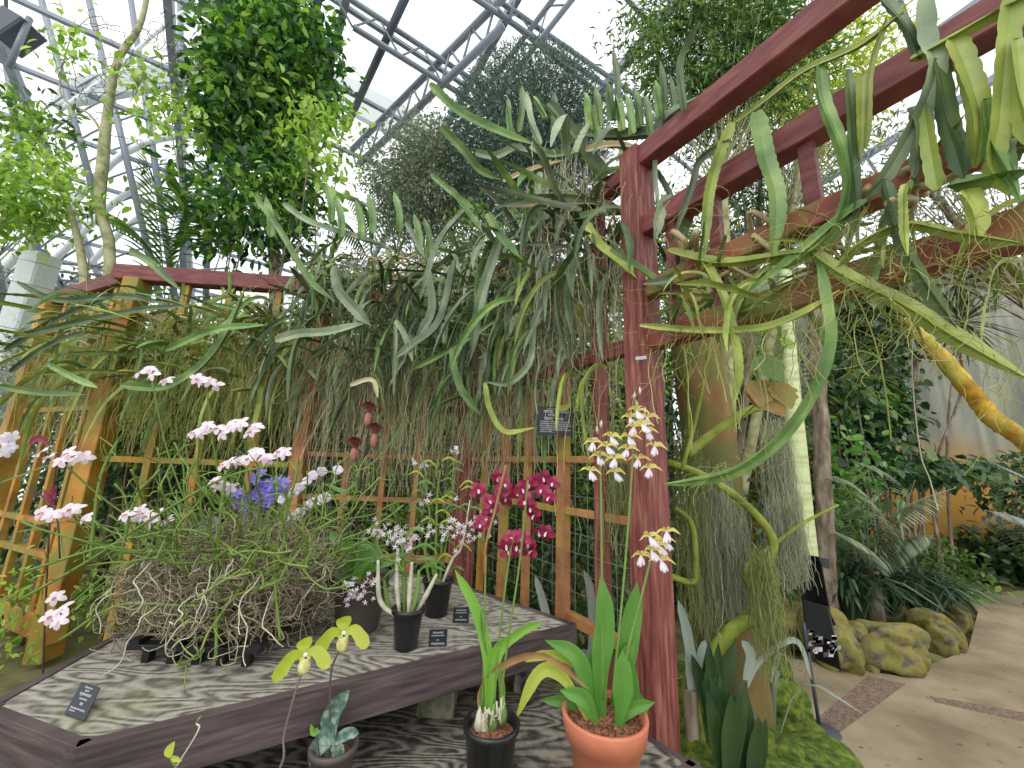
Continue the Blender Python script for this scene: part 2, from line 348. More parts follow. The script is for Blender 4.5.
def wallmat():
    m, nt, b = newmat('stained_concrete')
    n = noise(nt, 1.3, 8, (1, 1, .35)); r = ramp(nt, [(.3, c3(92, 94, 84)), (.5, c3(128, 130, 116)), (.7, c3(158, 158, 144))], n.outputs[0])
    n2 = noise(nt, 8, 5, (1, 1, .06)); r2 = ramp(nt, [(.45, (0, 0, 0, 1)), (.7, (.5, .5, .5, 1))], n2.outputs[0])
    a = mix(nt, r.outputs[0], c3(70, 70, 58), r2.outputs[0])
    tc = nt.nodes.new('ShaderNodeTexCoord'); sp = nt.nodes.new('ShaderNodeSeparateXYZ'); nt.links.new(tc.outputs['Object'], sp.inputs[0])
    n3 = noise(nt, .9, 4)
    s = nt.nodes.new('ShaderNodeMath'); s.operation = 'MULTIPLY_ADD'; s.inputs[1].default_value = 1.6; nt.links.new(n3.outputs[0], s.inputs[0]); nt.links.new(sp.outputs[2], s.inputs[2])
    r3 = ramp(nt, [(.0, (1, 1, 1, 1)), (.55, (1, 1, 1, 1)), (.75, (0, 0, 0, 1))])
    dv = nt.nodes.new('ShaderNodeMath'); dv.operation = 'DIVIDE'; dv.inputs[1].default_value = 4.6; nt.links.new(s.outputs[0], dv.inputs[0]); nt.links.new(dv.outputs[0], r3.inputs[0])
    a = mix(nt, a, c3(176, 128, 50), r3.outputs[0])
    nt.links.new(a, b.inputs['Base Color']); b.inputs['Roughness'].default_value = .8; bump(nt, b, n.outputs[0], .2); return m
M['wall'] = wallmat()
def glassmat():
    m, nt, b = newmat('greenhouse_glazing'); 
    tr = nt.nodes.new('ShaderNodeBsdfTransparent'); gl = nt.nodes.new('ShaderNodeBsdfGlossy'); gl.inputs['Roughness'].default_value = .1
    tr.inputs[0].default_value = (.97, .985, .985, 1); mx = nt.nodes.new('ShaderNodeMixShader'); mx.inputs[0].default_value = .04
    nt.links.new(tr.outputs[0], mx.inputs[1]); nt.links.new(gl.outputs[0], mx.inputs[2]); nt.links.new(mx.outputs[0], nt.nodes['Material Output'].inputs[0]); return m
M['glass'] = glassmat()
M['wire'] = flat('wire', c3(150, 150, 130), .5, .5)

# ------------------------------------------------------------------ world and light
w = bpy.data.worlds.new('overcast'); SC.world = w; w.use_nodes = True; nt = w.node_tree
bg = nt.nodes['Background']; tc = nt.nodes.new('ShaderNodeTexCoord'); sp = nt.nodes.new('ShaderNodeSeparateXYZ'); nt.links.new(tc.outputs['Generated'], sp.inputs[0])
r = ramp(nt, [(.0, (.80, .84, .86, 1)), (.5, (.92, .95, .96, 1)), (1, (1, 1, 1, 1))], sp.outputs[2]); nt.links.new(r.outputs[0], bg.inputs[0]); bg.inputs[1].default_value = 1.35
sun = bpy.data.lights.new('soft_daylight', 'SUN'); sun.energy = 1.6; sun.angle = R(40); sun.color = (1, .98, .94)
so = bpy.data.objects.new('soft_daylight', sun); COL.objects.link(so); so.rotation_euler = (R(38), R(-18), 0); so.location = (0, 0, 12)
SC.view_settings.view_transform = 'Standard'; SC.view_settings.look = 'None'; SC.view_settings.exposure = 0.25; SC.view_settings.gamma = 1.04
SC.cycles.max_bounces = 8; SC.cycles.transparent_max_bounces = 16; SC.cycles.diffuse_bounces = 4

exec_parts = []
# ------------------------------------------------------------------ setting: ground, path, walls
mb = MB(); g = np.linspace(-16, 16, 65); gy = np.linspace(-4, 20, 49)
X, Y = np.meshgrid(g, gy); Zg = .03*np.sin(X*2.1)*np.cos(Y*1.7) - .03
n = len(g); i = np.arange(len(gy)-1)[:, None]; j = np.arange(n-1)[None]
mb.add(np.stack([X, Y, Zg], -1).reshape(-1, 3), np.stack([i*n+j, i*n+j+1, (i+1)*n+j+1, (i+1)*n+j], -1).reshape(-1, 4))
mb.build('floor', M['soil'], kind='structure')
mb = MB()
pa = [PZ(700, 800, .03)[:2]*1, PZ(770, 655, .03)[:2], PZ(900, 676, .03)[:2], PZ(968, 650, .03)[:2], PZ(978, 612, .03)[:2], PZ(955, 585, .03)[:2], PZ(1000, 592, .03)[:2], (13, 7.5), (13, -3), (1.2, -3)]
prism(mb, pa, -.1, .03); mb.build('stone_path', M['path'], smooth=False, label='tan concrete garden path curving around the boulders', cat='path', kind='structure')
mb = MB()
st = [PZ(822, 745, .034)[:2], PZ(798, 735, .034)[:2], PZ(868, 676, .034)[:2], PZ(905, 684, .034)[:2]]
prism(mb, st, .0, .036); mb.build('path_strip', M['strip'], smooth=False, label='dark exposed aggregate strip set across the tan path', cat='paving strip', kind='structure')
mb = MB(); st = [PZ(930, 696, .034)[:2], PZ(936, 702, .034)[:2], PZ(1090, 735, .034)[:2], PZ(1090, 724, .034)[:2]]
prism(mb, st, .0, .035); mb.build('path_strip', M['strip'], smooth=False, label='narrow dark joint strip at the right end of the path', cat='paving strip', kind='structure')
# concrete wall on the right
wa, wb = V(4.6, 8.2, 0), V(15, 6.6, 0); mb = MB()
beam(mb, (wa+wb)/2+V(0, 0, -.1), (wa+wb)/2+V(0, 0, 6.1), (wb-wa)/2, nrm(np.cross(wb-wa, V(0, 0, 1)))*.15, .05)
mb.build('wall_right', M['wall'], smooth=False, kind='structure')
# ------------------------------------------------------------------ glasshouse roof (plane sloping down away from the camera)
D1 = nrm(ray(195, 548)); D2 = nrm(ray(1072, 470)); D2[2] = 0; D2 = nrm(D2); D1 = nrm(D1-D2*np.dot(D1, D2))
NR = nrm(np.cross(D2, D1)); NR = NR if NR[2] > 0 else -NR
RO = EYE+NR*11.0
def onroof(x, y, lift=0):
    d = ray(x, y); k = np.dot(RO+NR*lift-EYE, NR)/np.dot(d, NR); return EYE+d*k
def RP(a, b, l=0): return RO+D1*a+D2*b+NR*l
root = thing('ceiling', RP(8, 0), None, None); root['kind'] = 'structure'
mb = MB()
for a in np.arange(-12, 34, 1.8): beam(mb, RP(a, -18), RP(a, 22), D1*.045, NR*.06)
for b in np.arange(-18, 22.1, 3.1): beam(mb, RP(-12, b, .02), RP(34, b, .02), D2*.08, NR*.12)
mb.build('glazing_bars', M['steel'], root, smooth=False)
mb = MB(); mb.add([RP(-12, -18, .15), RP(-12, 22, .15), RP(34, 22, .15), RP(34, -18, .15)], [(0, 1, 2, 3)]); mb.build('glass_panes', M['glass'], root)
def truss(p0, p1, label, depth=1.0, nseg=9, r=.06):
    p0, p1 = np.asarray(p0), np.asarray(p1); t = thing('roof_truss', p0, label, 'roof truss')
    dn = -NR*depth
    for nm, a, b in (('chord', p0, p1), ('chord', p0+dn+nrm(p1-p0)*.5, p1+dn-nrm(p1-p0)*.5)):
        m = MB(); tube(m, [a, b], r, 10); m.build(nm, M['steel'], t)
    m = MB()
    for s in range(nseg):
        a = p0+(p1-p0)*(s/nseg); b = p0+(p1-p0)*((s+.5)/nseg)+dn; c = p0+(p1-p0)*((s+1)/nseg)
        tube(m, [a, b], r*.35, 6); tube(m, [b, c], r*.35, 6)
    m.build('web_bracing', M['steel'], t)
truss(onroof(330, -14, -.6), onroof(640, 190, -.6), 'long grey tubular roof truss running down to the right above the olive tree', .8, 10)
truss(onroof(440, -40, -.25), onroof(700, 140, -.25), 'upper grey tubular roof truss passing above the blue-green tree', .5, 9)
truss(onroof(520, -20, -.5), onroof(352, 150, -.5), 'steep grey roof truss crossing the others at upper centre', .9, 9, .085)
truss(onroof(620, -90, -.4), onroof(395, 210, -.4), 'roof truss behind the blue-green tree, sloping down left', .7, 10, .06)
mb = MB(); tube(mb, [onroof(418, -30, -.8), onroof(345, 130, -.8)], .085, 10); mb.build('roof_rafter', M['steel_dark'], label='dark steel rafter tube left of the crossing truss', cat='rafter')
mb = MB(); tube(mb, [onroof(325, -30, -.8), onroof(290, 110, -.8)], .09, 10); mb.build('roof_rafter', M['steel_dark'], label='dark steel rafter at the right edge of the broad leaved tree', cat='rafter')
# pale gutter beam, lower lattice
mb = MB(); a, b = PY(300, 70, 13), PY(470, 160, 13); beam(mb, a, b, V(0, .15, 0), V(0, 0, .75)); mb.build('roof_gutter', M['gutter'], smooth=False, label='pale grey gutter beam below the glass roof at centre', cat='gutter')
# left glazed side with curved ribs
def rib(pts, Yv, rad, label, mat='white'):
    m = MB(); tube(m, smooth_path([PY(x, y, Yy) for (x, y), Yy in zip(pts, Yv)], 24), rad, 8); m.build('curved_rib', M[mat], label=label, cat='roof rib')
rib([(-60, 330), (60, 215), (130, 150), (200, 135), (270, 150), (330, 190)], [9, 9.5, 10, 10.5, 11, 11.5], .1, 'white curved roof rib arching behind the bare vine trunk, topmost')
rib([(-40, 360), (70, 245), (140, 185), (205, 172), (300, 200)], [9.5, 10, 10.5, 11, 11.5], .08, 'white curved roof rib arching behind the bare vine trunk, second down')
rib([(-20, 390), (80, 275), (150, 210), (215, 195), (320, 235)], [10, 10.5, 11, 11.5, 12], .08, 'white curved roof rib arching behind the bare vine trunk, lowest')
rib([(60, 110), (110, 75), (185, 12), (250, 10)], [8, 8.3, 8.6, 9], .05, 'thin pale curved rib near the top left')
root = thing('window_1', PY(100, 200, 12), None, None); root['kind'] = 'structure'
mb = MB()
for (x0, y0, x1, y1, Yv) in [(36, -20, 112, 260, 9), (84, -20, 160, 300, 9.4), (128, -20, 178, 320, 9.8), (180, -20, 184, 330, 10), (0, 20, 50, 330, 8.6), (215, -20, 205, 330, 10.4), (-60, 0, 10, 330, 8)]:
    tube(mb, [PY(x0, y0, Yv), PY(x1, y1, Yv+.8)], .085, 8)
mb.build('mullions', M['steel'], root)
mb = MB()
for k in range(10):
    y = 60+k*27; tube(mb, smooth_path([PY(-50, y+130, 9), PY(60, y+38, 10), PY(140, y, 10.6), (PY(230, y-8, 11))], 12), .03, 6)
mb.build('glazing_bars', M['steel'], root)
mb = MB()
mb.add([PY(-80, -20, 10.5), PY(240, -20, 12.2), PY(240, 420, 12.2), PY(-80, 420, 10.5)], [(0, 1, 2, 3)]); mb.build('glass_panes', M['glass'], root)
mb = MB(); beam(mb, PY(60, 95, 10.2), PY(230, 66, 11.2), V(0, .1, 0), V(0, 0, .5)); mb.build('roof_gutter', M['gutter'], smooth=False, label='pale gutter band across the left glazing behind the vine', cat='gutter')
# far glazed end wall with low plinth
root = thing('window_2', V(0, 17, 0), None, None); root['kind'] = 'structure'
mb = MB()
for x in np.arange(-22, 22, 1.6): beam(mb, V(x, 17, 0), V(x, 17, 9), V(.04, 0, 0), V(0, .05, 0))
for z in np.arange(1.2, 9, 1.3): beam(mb, V(-22, 17, z), V(22, 17, z), V(0, .04, 0), V(0, 0, .03))
mb.build('glazing_bars', M['steel'], root, smooth=False)
mb = MB(); mb.add([V(-22, 17.1, 0), V(22, 17.1, 0), V(22, 17.1, 9), V(-22, 17.1, 9)], [(0, 1, 2, 3)]); mb.build('glass_panes', M['glass'], root)
# white column left, louvred blind, fan box
mb = MB(); q0 = PY(-12, 430, 5.2); q1 = V(q0[0], q0[1], PY(32, 262, 5.2)[2]); 
q0[2] = 0; beam(mb, q0, q1+V(0, 0, .1), V(.15, 0, 0), V(0, .15, 0)); mb.build('white_column', M['white'], smooth=False, label='white square column at the left edge behind the trellis', cat='column')
root = thing('louvred_blind', PY(70, 330, 6.5), 'dark grey louvred panel beside the white column', 'louvre')
for k in range(9):
    m = MB(); y = 262+k*8.5; beam(m, PY(44+k*2, y, 6.6), PY(118, y+6, 6.9), V(0, .06, .02), V(0, 0, .02)); m.build('slat', M['steel_dark'], root, smooth=False)
m = MB(); beam(m, PY(44, 250, 6.6), PY(88, 345, 6.7), V(.04, 0, 0), V(0, .04, 0)); m.build('frame', M['steel_dark'], root, smooth=False)
root = thing('fan_housing', PY(14, 32, 6), 'dark grey box shaped fan housing hung from the roof at top left', 'fan housing')
m = MB(); c = PY(14, 32, 6); beam(m, c+V(-.22, 0, -.24), c+V(.16, 0, .22), V(.24, 0, -.14), V(0, .22, 0)); m.build('box', M['steel_dark'], root, smooth=False)
m = MB(); tube(m, [PY(30, 18, 5.9), PY(8, 68, 5.9)], .05, 8); m.build('brace', M['steel'], root)
m = MB(); tube(m, [PY(6, 14, 6.1), PY(6, -30, 6.1)], .03, 8); m.build('hanger', M['steel_dark'], root)
# ------------------------------------------------------------------ trellis
dA = V(-sin(R(32)), cos(R(32)), 0); nA = V(cos(R(32)), sin(R(32)), 0)
A0 = V(.66, 1.9, 0); A1 = A0+dA*2.02
B2 = V(-1.86, 3.62, 0); B3 = V(-3.6, 3.47, 0)
dC = V(-.917, .4, 0); C4 = B3+dC*1.75; C5 = B3+dC*3.6
Z3 = V(0, 0, 1)
def trellis(name, label, p0, p1, rails, posts, struts, mr, mp, ms, wire=None, group=None):
    d = nrm(p1-p0); nn = np.cross(d, Z3); L = np.linalg.norm(p1-p0)
    t = thing(name, p0, label, 'trellis', group)
    for (a, z0, z1, w_) in posts:
        m = MB(); b = p0+d*a; beam(m, b+Z3*z0, b+Z3*z1, d*w_*.5, nn*w_*.62, .08); m.build('post', M[mp], t, smooth=False)
    for (a, b_, z, h, dp, mat) in rails:
        m = MB(); beam(m, p0+d*a+Z3*z, p0+d*b_+Z3*z, nn*dp/2, Z3*h/2, .1); m.build('rail', M[mat or mr], t, smooth=False)
    for (a, z0, z1, w_, mat) in struts:
        m = MB(); b = p0+d*a; beam(m, b+Z3*z0, b+Z3*z1, d*w_/2, nn*w_*.4, .1); m.build('strut', M[mat or ms], t, smooth=False)
    if wire:
        a0, a1, z0, z1 = wire; m = MB()
        for z in np.arange(z0, z1, .1): beam(m, p0+d*a0+Z3*z-nn*.03, p0+d*a1+Z3*z-nn*.03, nn*.0012, Z3*.0012)
        for a in np.arange(a0, a1, .1): beam(m, p0+d*a+Z3*z0-nn*.03, p0+d*a+Z3*z1-nn*.03, nn*.0012, d*.0012)
        m.build('wire_netting', M['wire'], t, smooth=False)
    return t
# panel A: from overhead right back to the middle post
ta = trellis('timber_trellis', 'red timber trellis running from the right foreground past the tall corner post', A0, A1,
    [(-1.9, 0.02, 3.3, .12, .10, 'red'), (-1.9, -.03, 2.87, .11, .09, 'red'), (-1.9, -.03, 2.51, .09, .08, 'redmoss'), (-1.9, -.03, 2.24, .10, .08, 'redmoss'),
     (0, 2.0, 3.27, .10, .09, 'red'), (0, 2.0, 2.24, .08, .06, 'redpost'), (.05, 2.0, 1.655, .04, .035, 'orange'), (.05, 2.0, 1.36, .04, .035, 'orange'), (.05, .6, .80, .055, .05, 'orange')],
    [(0, .0, 3.36, .12), (2.02, 0, 3.2, .12), (1.9, 0, 3.2, .10)],
    [(-.20, 2.24, 2.87, .05, 'red'), (-.42, 2.24, 2.87, .05, 'red'), (-.78, 2.24, 2.87, .05, 'red'), (-1.3, 2.24, 2.87, .05, 'red')] +
    [(.30, .1, 3.2, .07, 'redpost'), (.62, .1, 2.3, .07, 'orange'), (1.0, .1, 2.3, .05, 'orange'), (1.3, .1, 2.3, .06, 'orange'), (1.62, .1, 2.3, .05, 'yellow')],
    'red', 'redpost', 'orange', (.08, 1.95, .85, 2.3))
tb_ = trellis('timber_trellis', 'orange brown timber trellis facing the camera behind the flowering basket', A1, B2,
    [(0, 1.46, 3.2, .10, .08, 'redmoss'), (0, 1.46, 2.1, .06, .05, 'redpost'), (0.05, 1.46, 1.655, .04, .035, None), (0.05, 1.46, 1.28, .04, .035, None), (0.05, 1.46, .8, .05, .035, None)],
    [(1.48, 0, 3.25, .12)],
    [(.42, .1, 2.1, .05, None), (.72, .1, 2.1, .05, None), (1.05, .1, 1.66, .05, None)], 'orange', 'orange', 'orange', (.05, 1.45, .8, 2.1))
tc_ = trellis('timber_trellis', 'left trellis panel with a red top beam behind the pale pink flowers', B2, B3,
    [(0, 1.95, 3.28, .15, .12, 'red'), (0, 1.75, 2.35, .07, .05, 'yellow'), (0, 1.75, 1.55, .05, .04, 'yellow')],
    [(1.75, 0, 3.22, .14)],
    [(.45, .1, 3.2, .06, None), (.9, .1, 3.2, .06, None), (1.3, .1, 3.2, .06, None)], 'orange', 'yellow', 'yellow')
td_ = trellis('timber_trellis', 'yellow orange trellis receding at the far left edge', B3, C5,
    [(0, 1.85, 3.28, .14, .12, 'red'), (0, 1.85, 2.9, .09, .06, 'yellow'), (0, 1.85, 2.0, .05, .05, 'yellow'), (0, 1.85, .98, .05, .05, 'yellow'), (0, 1.85, .72, .05, .05, 'yellow'), (-.1, 1.85, .22, .18, .12, 'yellow')],
    [(1.75, 0, 3.22, .16)],
    [(.35, .1, 3.2, .06, None), (.7, .1, 3.2, .06, None), (1.05, .1, 3.2, .06, None), (1.4, .1, 3.2, .06, None)], 'yellow', 'yellow', 'yellow')
# ------------------------------------------------------------------ display tables
TZ, DZ = .95, .66
tl = thing('display_table', V(-.6, 1.7, 0), 'upper weathered plywood display table with a dark stained edge board', 'table')
poly = [(-.95, 1.06), (.28, 1.84), (-.38, 2.44), (-1.0, 2.66), (-1.72, 2.5), (-1.42, 1.75), (-1.30, 1.17)]
mb = MB(); prism(mb, poly, TZ-.03, TZ); mb.build('tabletop', M['ply'], tl, smooth=False)
def fascia(par, a, b, z, h, th=.03, name='edge_board', mat='fascia', ext=.015):
    a, b = V(*a, 0), V(*b, 0); d = nrm(b-a); nn = np.cross(d, Z3); m = MB()
    beam(m, a-d*ext+Z3*(z-h/2)+nn*th/2, b+d*ext+Z3*(z-h/2)+nn*th/2, nn*th/2, Z3*h/2, .1); return m.build(name, M[mat], par, smooth=False)
for k in range(len(poly)):
    a, b = poly[k], poly[(k+1) % len(poly)]
    h = .115 if k != 6 else .125
    if k == 0: fascia(tl, a, b, TZ+.004, h, .03)
    else: fascia(tl, a, b, TZ+.004, h, .028)
for x, y in poly:
    mb = MB(); q_ = nrm(V(x+.6, y-1.8, 0))*.012; beam(mb, V(x, y, TZ-.112)+q_, V(x, y, TZ+.003)+q_, V(.018, 0, 0), V(0, .018, 0)); mb.build('corner_block', M['fascia'], tl, smooth=False)
for (x, y, w_) in [(-.25, 1.78, .07), (.1, 1.95, .05), (-.95, 1.3, .06), (-.9, 2.4, .06)]:
    mb = MB(); beam(mb, V(x, y, DZ if w_ > .06 or x > 0 else DZ), V(x, y, TZ-.03), V(w_, 0, 0), V(0, w_, 0)); mb.build('leg', M['ply2'], tl, smooth=False)
td = thing('display_table', V(-.3, 1.3, 0), 'lower weathered plywood display step under the terracotta pot, mossy at its right corner', 'table')
e = V(-.848, -.53); nb = V(-.53, .848)
c0 = V(.655, 1.515); c1 = V(.52, 1.68)
dp = [tuple(c0), tuple(c1), tuple(c1+nb*.95), (-1.15, 2.45), (-1.3, 1.3), tuple(c0+e*2.2)]
mb = MB(); prism(mb, dp, DZ-.03, DZ); mb.build('tabletop', M['ply2'], td, smooth=False)
for k in range(len(dp)): fascia(td, dp[(k+1) % len(dp)], dp[k], DZ+.002, .12, .028, mat='fascia')
for (x, y) in [(.5, 1.5), (-.9, .95), (-1.0, 2.2), (.1, 2.2)]:
    mb = MB(); beam(mb, V(x, y, 0), V(x, y, DZ-.03), V(.06, 0, 0), V(0, .06, 0)); mb.build('leg', M['fascia'], td, smooth=False)
# ------------------------------------------------------------------ pots
def pot(c, rt_, rb, h, mat, soil, root, lip=.012, rimh=.02):
    m = MB(); x, y, z = c
    lathe(m, (x, y, z), [(0, .002), (rb*.96, 0), (rb, .004), (rt_-lip*.3, h-rimh), (rt_+lip*.4, h-rimh+.003), (rt_+lip*.5, h-.002), (rt_, h), (rt_-lip*.6, h-.003), (rt_-lip, h-.03), (rt_-lip*1.1, h-.045)], 40)
    m.build('pot_body', M[mat], root)
    m = MB(); k = 9; lathe(m, (x, y, z), [(rt_-lip*.9, h-.03), (rt_*.6, h-.022), (rt_*.2, h-.02), (0, h-.019)], 40); 
    g_ = 160; a = rng.uniform(0, 2*pi, g_); rr = (rt_-lip*1.6)*np.sqrt(rng.uniform(0, 1, g_)); P = np.stack([x+rr*np.cos(a), y+rr*np.sin(a), np.full(g_, z+h-.024)], 1)
    leaves(m, P, rng.normal(0, 1, (g_, 3))+V(0, 0, .4), rt_*.13, .7, True); m.build('potting_bark', M[soil], root)
def spike(path, r, mat, root, name='flower_stem', k=6):
    m = MB(); tube(m, smooth_path(path, 20), r, k); return m.build(name, M[mat], root)
def leaf(path, w_, mat, root, hint=None, fold=.3, name='leaf', prof=None, n=18, **kw):
    m = MB(); blade(m, path, w_, n, fold, hint, prof, **kw); return m.build(name, M[mat], root)
STRAP = [(0, .5), (.2, .9), (.6, 1), (.88, .75), (1, .05)]
def flower(c, face, size, root, mat, npet=5, wr=.55, lip=None, recurve=.15, roll=None, lipsize=.5, pitch=0., name='flower'):
    """orchid bloom: petals around a centre facing `face`, with a lip as its child"""
    face = nrm(np.asarray(face, float)); u_ = nrm(np.cross(face, V(.1, .2, 1) if abs(face[2]) < .9 else V(1, 0, 0))); v_ = np.cross(u_, face)
    a0 = rng.uniform(0, 1) if roll is None else roll; m = MB(); c = np.asarray(c, float)
    for k in range(npet):
        a = a0+k*2*pi/npet; d = cos(a)*u_+sin(a)*v_
        L = size*.5*rng.uniform(.88, 1.1)
        blade(m, [c, c+d*L*.5+face*L*.12, c+d*L-face*L*recurve], size*wr*.6, 7, .12, np.cross(face, d)+face*.001 if False else face, [(0, .3), (.35, .9), (.65, 1), (.88, .7), (1, .15)])
    o = m.build(name, M[mat], root)
    if lip:
        m = MB(); L = size*lipsize; dn = nrm(V(0, 0, -1)+face*.8)
        blade(m, [c+face*.002, c+face*L*.3+dn*L*.3, c+dn*L*.9+face*L*.3], L*.55, 6, .6, face, [(0, .4), (.4, .9), (.75, 1), (1, .5)])
        tube(m, [c, c+face*L*.35], [L*.12, L*.07], 6); m.build('lip', M[lip], o)
    return o
CAMV = V(0, -1, 0)
def tocam(c): return nrm(EYE-np.asarray(c))
# 1 dendrobium on the table (black pot in front)
c = V(-.35, 1.575, TZ); t = thing('potted_orchid', c, 'cane orchid with lilac white flowers in the front black pot beside the name cards', 'orchid')
pot(c, .056, .040, .135, 'black', 'bark', t)
yy = 1.58
canes = [[(398, 618), (380, 600), (378, 560)], [(400, 618), (397, 585), (398, 548)], [(404, 618), (404, 580), (402, 545)], [(408, 618), (410, 590), (412, 562)], [(413, 617), (425, 597), (437, 574)], [(396, 618), (388, 604), (384, 580)], [(410, 617), (417, 595), (419, 570)]]
for k, cp in enumerate(canes):
    m = MB(); P = smooth_path([PY(x, y, yy+(.02*(k % 3)-.02)) for x, y in cp], 22); tube(m, P, [.004, .008, .0095, .008, .005], 8); m.build('cane', M['cane' if k in (0, 1, 4, 3) else 'green_cane'], t)
for cp, w_ in [([(378, 565), (370, 548), (352, 545)], .022), ([(398, 552), (388, 535), (366, 538)], .02), ([(404, 555), (425, 545), (440, 556)], .02), ([(412, 565), (400, 555), (388, 556)], .022), ([(416, 575), (428, 566), (448, 572)], .02), ([(380, 582), (396, 570), (412, 580)], .02), ([(437, 574), (432, 560), (415, 560)], .018), ([(384, 560), (375, 540), (382, 520)], .02), ([(402, 548), (412, 530), (425, 532)], .02)]:
    leaf([PY(x, y, yy) for x, y in cp], w_, 'lf_mid', t, hint=V(0, -.4, 1))
for cx, cy, n_, sx, sy in [(382, 533, 30, 22, 10), (356, 597, 24, 16, 16), (398, 544, 10, 14, 12), (368, 580, 8, 8, 8)]:
    for k in range(n_):
        p = PY(cx+rng.normal(0, sx*.5), cy+rng.normal(0, sy*.5), yy-.03+rng.normal(0, .02)); flower(p, tocam(p)+rng.normal(0, .6, 3), .021, t, 'petal_lilac', 5, .3, None)
spike([PY(400, 550, yy), PY(385, 540, yy), PY(370, 534, yy)], .0015, 'green_cane', t); spike([PY(388, 590, yy), PY(372, 585, yy), PY(352, 600, yy)], .0015, 'green_cane', t)
# 2 orchid in the rear black pot
c = V(-.30, 1.90, TZ); t = thing('potted_orchid', c, 'taller cane orchid with small white flowers in the rear black pot on the upper table', 'orchid')
pot(c, .066, .048, .15, 'black', 'bark', t); yy = 1.9
for k, cp in enumerate([[(430, 587), (425, 550), (430, 520), (424, 480)], [(434, 587), (436, 540), (437, 500), (440, 470)], [(438, 587), (445, 550), (448, 530)], [(441, 587), (452, 560), (462, 545), (470, 500)], [(436, 587), (430, 560), (418, 540)], [(440, 587), (442, 545), (452, 500), (455, 465)]]):
    m = MB(); tube(m, smooth_path([PY(x, y, yy+.02*(k % 3-1)) for x, y in cp], 22), [.006, .007, .005, .0025], 7); m.build('cane', M['terete' if k != 3 else 'cane'], t)
    for q in range(7):
        x, y = cp[-1][0]+rng.normal(0, 5), cp[-1][1]+q*9+rng.normal(0, 3); s_ = 1 if q % 2 else -1
        leaf([PY(x, y, yy), PY(x+s_*8, y-7, yy), PY(x+s_*17, y-3, yy-.02)], .014, 'lf_mid' if q % 3 else 'lf_yel', t, hint=V(0, -.5, 1), n=8)
for cx, cy, n_, sx, sy in [(432, 535, 30, 34, 14), (468, 524, 34, 24, 16), (408, 540, 10, 12, 14), (455, 452, 4, 6, 8), (420, 462, 4, 8, 5), (430, 500, 4, 8, 8)]:
    for k in range(n_):
        p = PY(cx+rng.normal(0, sx*.5), cy+rng.normal(0, sy*.5), yy-.06+rng.normal(0, .03)); flower(p, tocam(p)+rng.normal(0, .6, 3), .028, t, 'petal_lilac', 5, .3, None)
# 3 big grey brown pot with strap leaves
c = V(-.58, 1.72, TZ); t = thing('potted_orchid', c, 'strap leaved plant in the large brown grey pot behind the lime slipper flowers', 'orchid')
pot(c, .115, .078, .20, 'brownpot', 'bark', t, .012, .0); yy = 1.72
for k, (cp, w_) in enumerate([([(345, 588), (335, 560), (312, 542)], .05), ([(348, 588), (342, 548), (330, 532)], .05), ([(350, 588), (350, 555), (352, 540)], .05), ([(352, 588), (366, 560), (384, 556)], .05), ([(346, 590), (322, 566), (296, 566)], .05), ([(354, 590), (372, 568), (398, 560)], .045), ([(348, 588), (328, 552), (318, 548)], .045), ([(346, 590), (325, 578), (305, 588)], .045), ([(352, 588), (362, 552), (372, 544)], .045)]):
    leaf([PY(x, y, yy+.03*(k % 3-1)) for x, y in cp], w_, 'lf_strap', t, hint=V(0, -.7, .7), prof=STRAP)
m = MB(); p = PY(349, 584, 1.60); beam(m, p-V(.02, 0, 0), p+V(.02, 0, 0), V(0, 0, .008), V(0, .001, 0)); m.build('plant_tag', M['ink'], t, smooth=False)
# 4 cymbidium in the lower black pot
c = V(-.026, 1.36, DZ); t = thing('potted_orchid', c, 'crimson flowered orchid with arching leaves in the black pot on the lower step', 'orchid')
pot(c, .080, .062, .19, 'black', 'bark', t); yy = 1.36
for cp in ([(482, 708), (484, 650), (485, 590), (486, 556)], [(500, 705), (508, 640), (520, 560), (528, 480)], [(494, 708), (499, 640), (509, 560), (513, 540)]): spike([PY(x, y, yy) for x, y in cp], .0035, 'terete', t)
spike([PY(x, y, yy) for x, y in [(485, 575), (486, 545), (495, 510), (506, 465)]], .0045, 'lf_dryb', t, 'dry_cane')
for cp, w_, mt in [([(489, 715), (488, 660), (476, 610), (455, 570)], .036, 'lf_fresh'), ([(488, 712), (498, 655), (520, 632), (543, 622)], .03, 'lf_fresh'), ([(486, 712), (490, 665), (498, 645), (512, 636)], .02, 'lf_fresh'), ([(481, 716), (482, 690), (505, 664), (545, 656), (590, 690)], .024, 'lf_dryb'), ([(484, 716), (483, 690), (490, 665)], .02, 'lf_mid'), ([(501, 718), (502, 690), (499, 668)], .02, 'lf_mid'), ([(488, 655), (484, 630), (482, 608)], .02, 'lf_mid')]:
    leaf([PY(x, y, yy) for x, y in cp], w_, mt, t, hint=V(.2, -1, .35), prof=STRAP, n=24)
for x, y, s_ in [(479, 725, .018), (484, 730, .02), (502, 714, .017), (493, 722, .018)]:
    m = MB(); p = PY(x, y, yy); tube(m, [p-V(0, 0, .03), p, p+V(0, 0, .03), p+V(.002, 0, .05)], [.009, .016, .009, .003], 10); m.build('pseudobulb', M['cane' if x < 486 else 'green_cane'], t)
for k in range(12):
    m = MB(); p = PY(493+rng.normal(0, 6), 722+rng.normal(0, 4), yy-.02); tube(m, [p, p+rng.normal(0, .012, 3)+V(0, 0, .025)], .003, 5); m.build('root_stub', M['rootlight'], t)
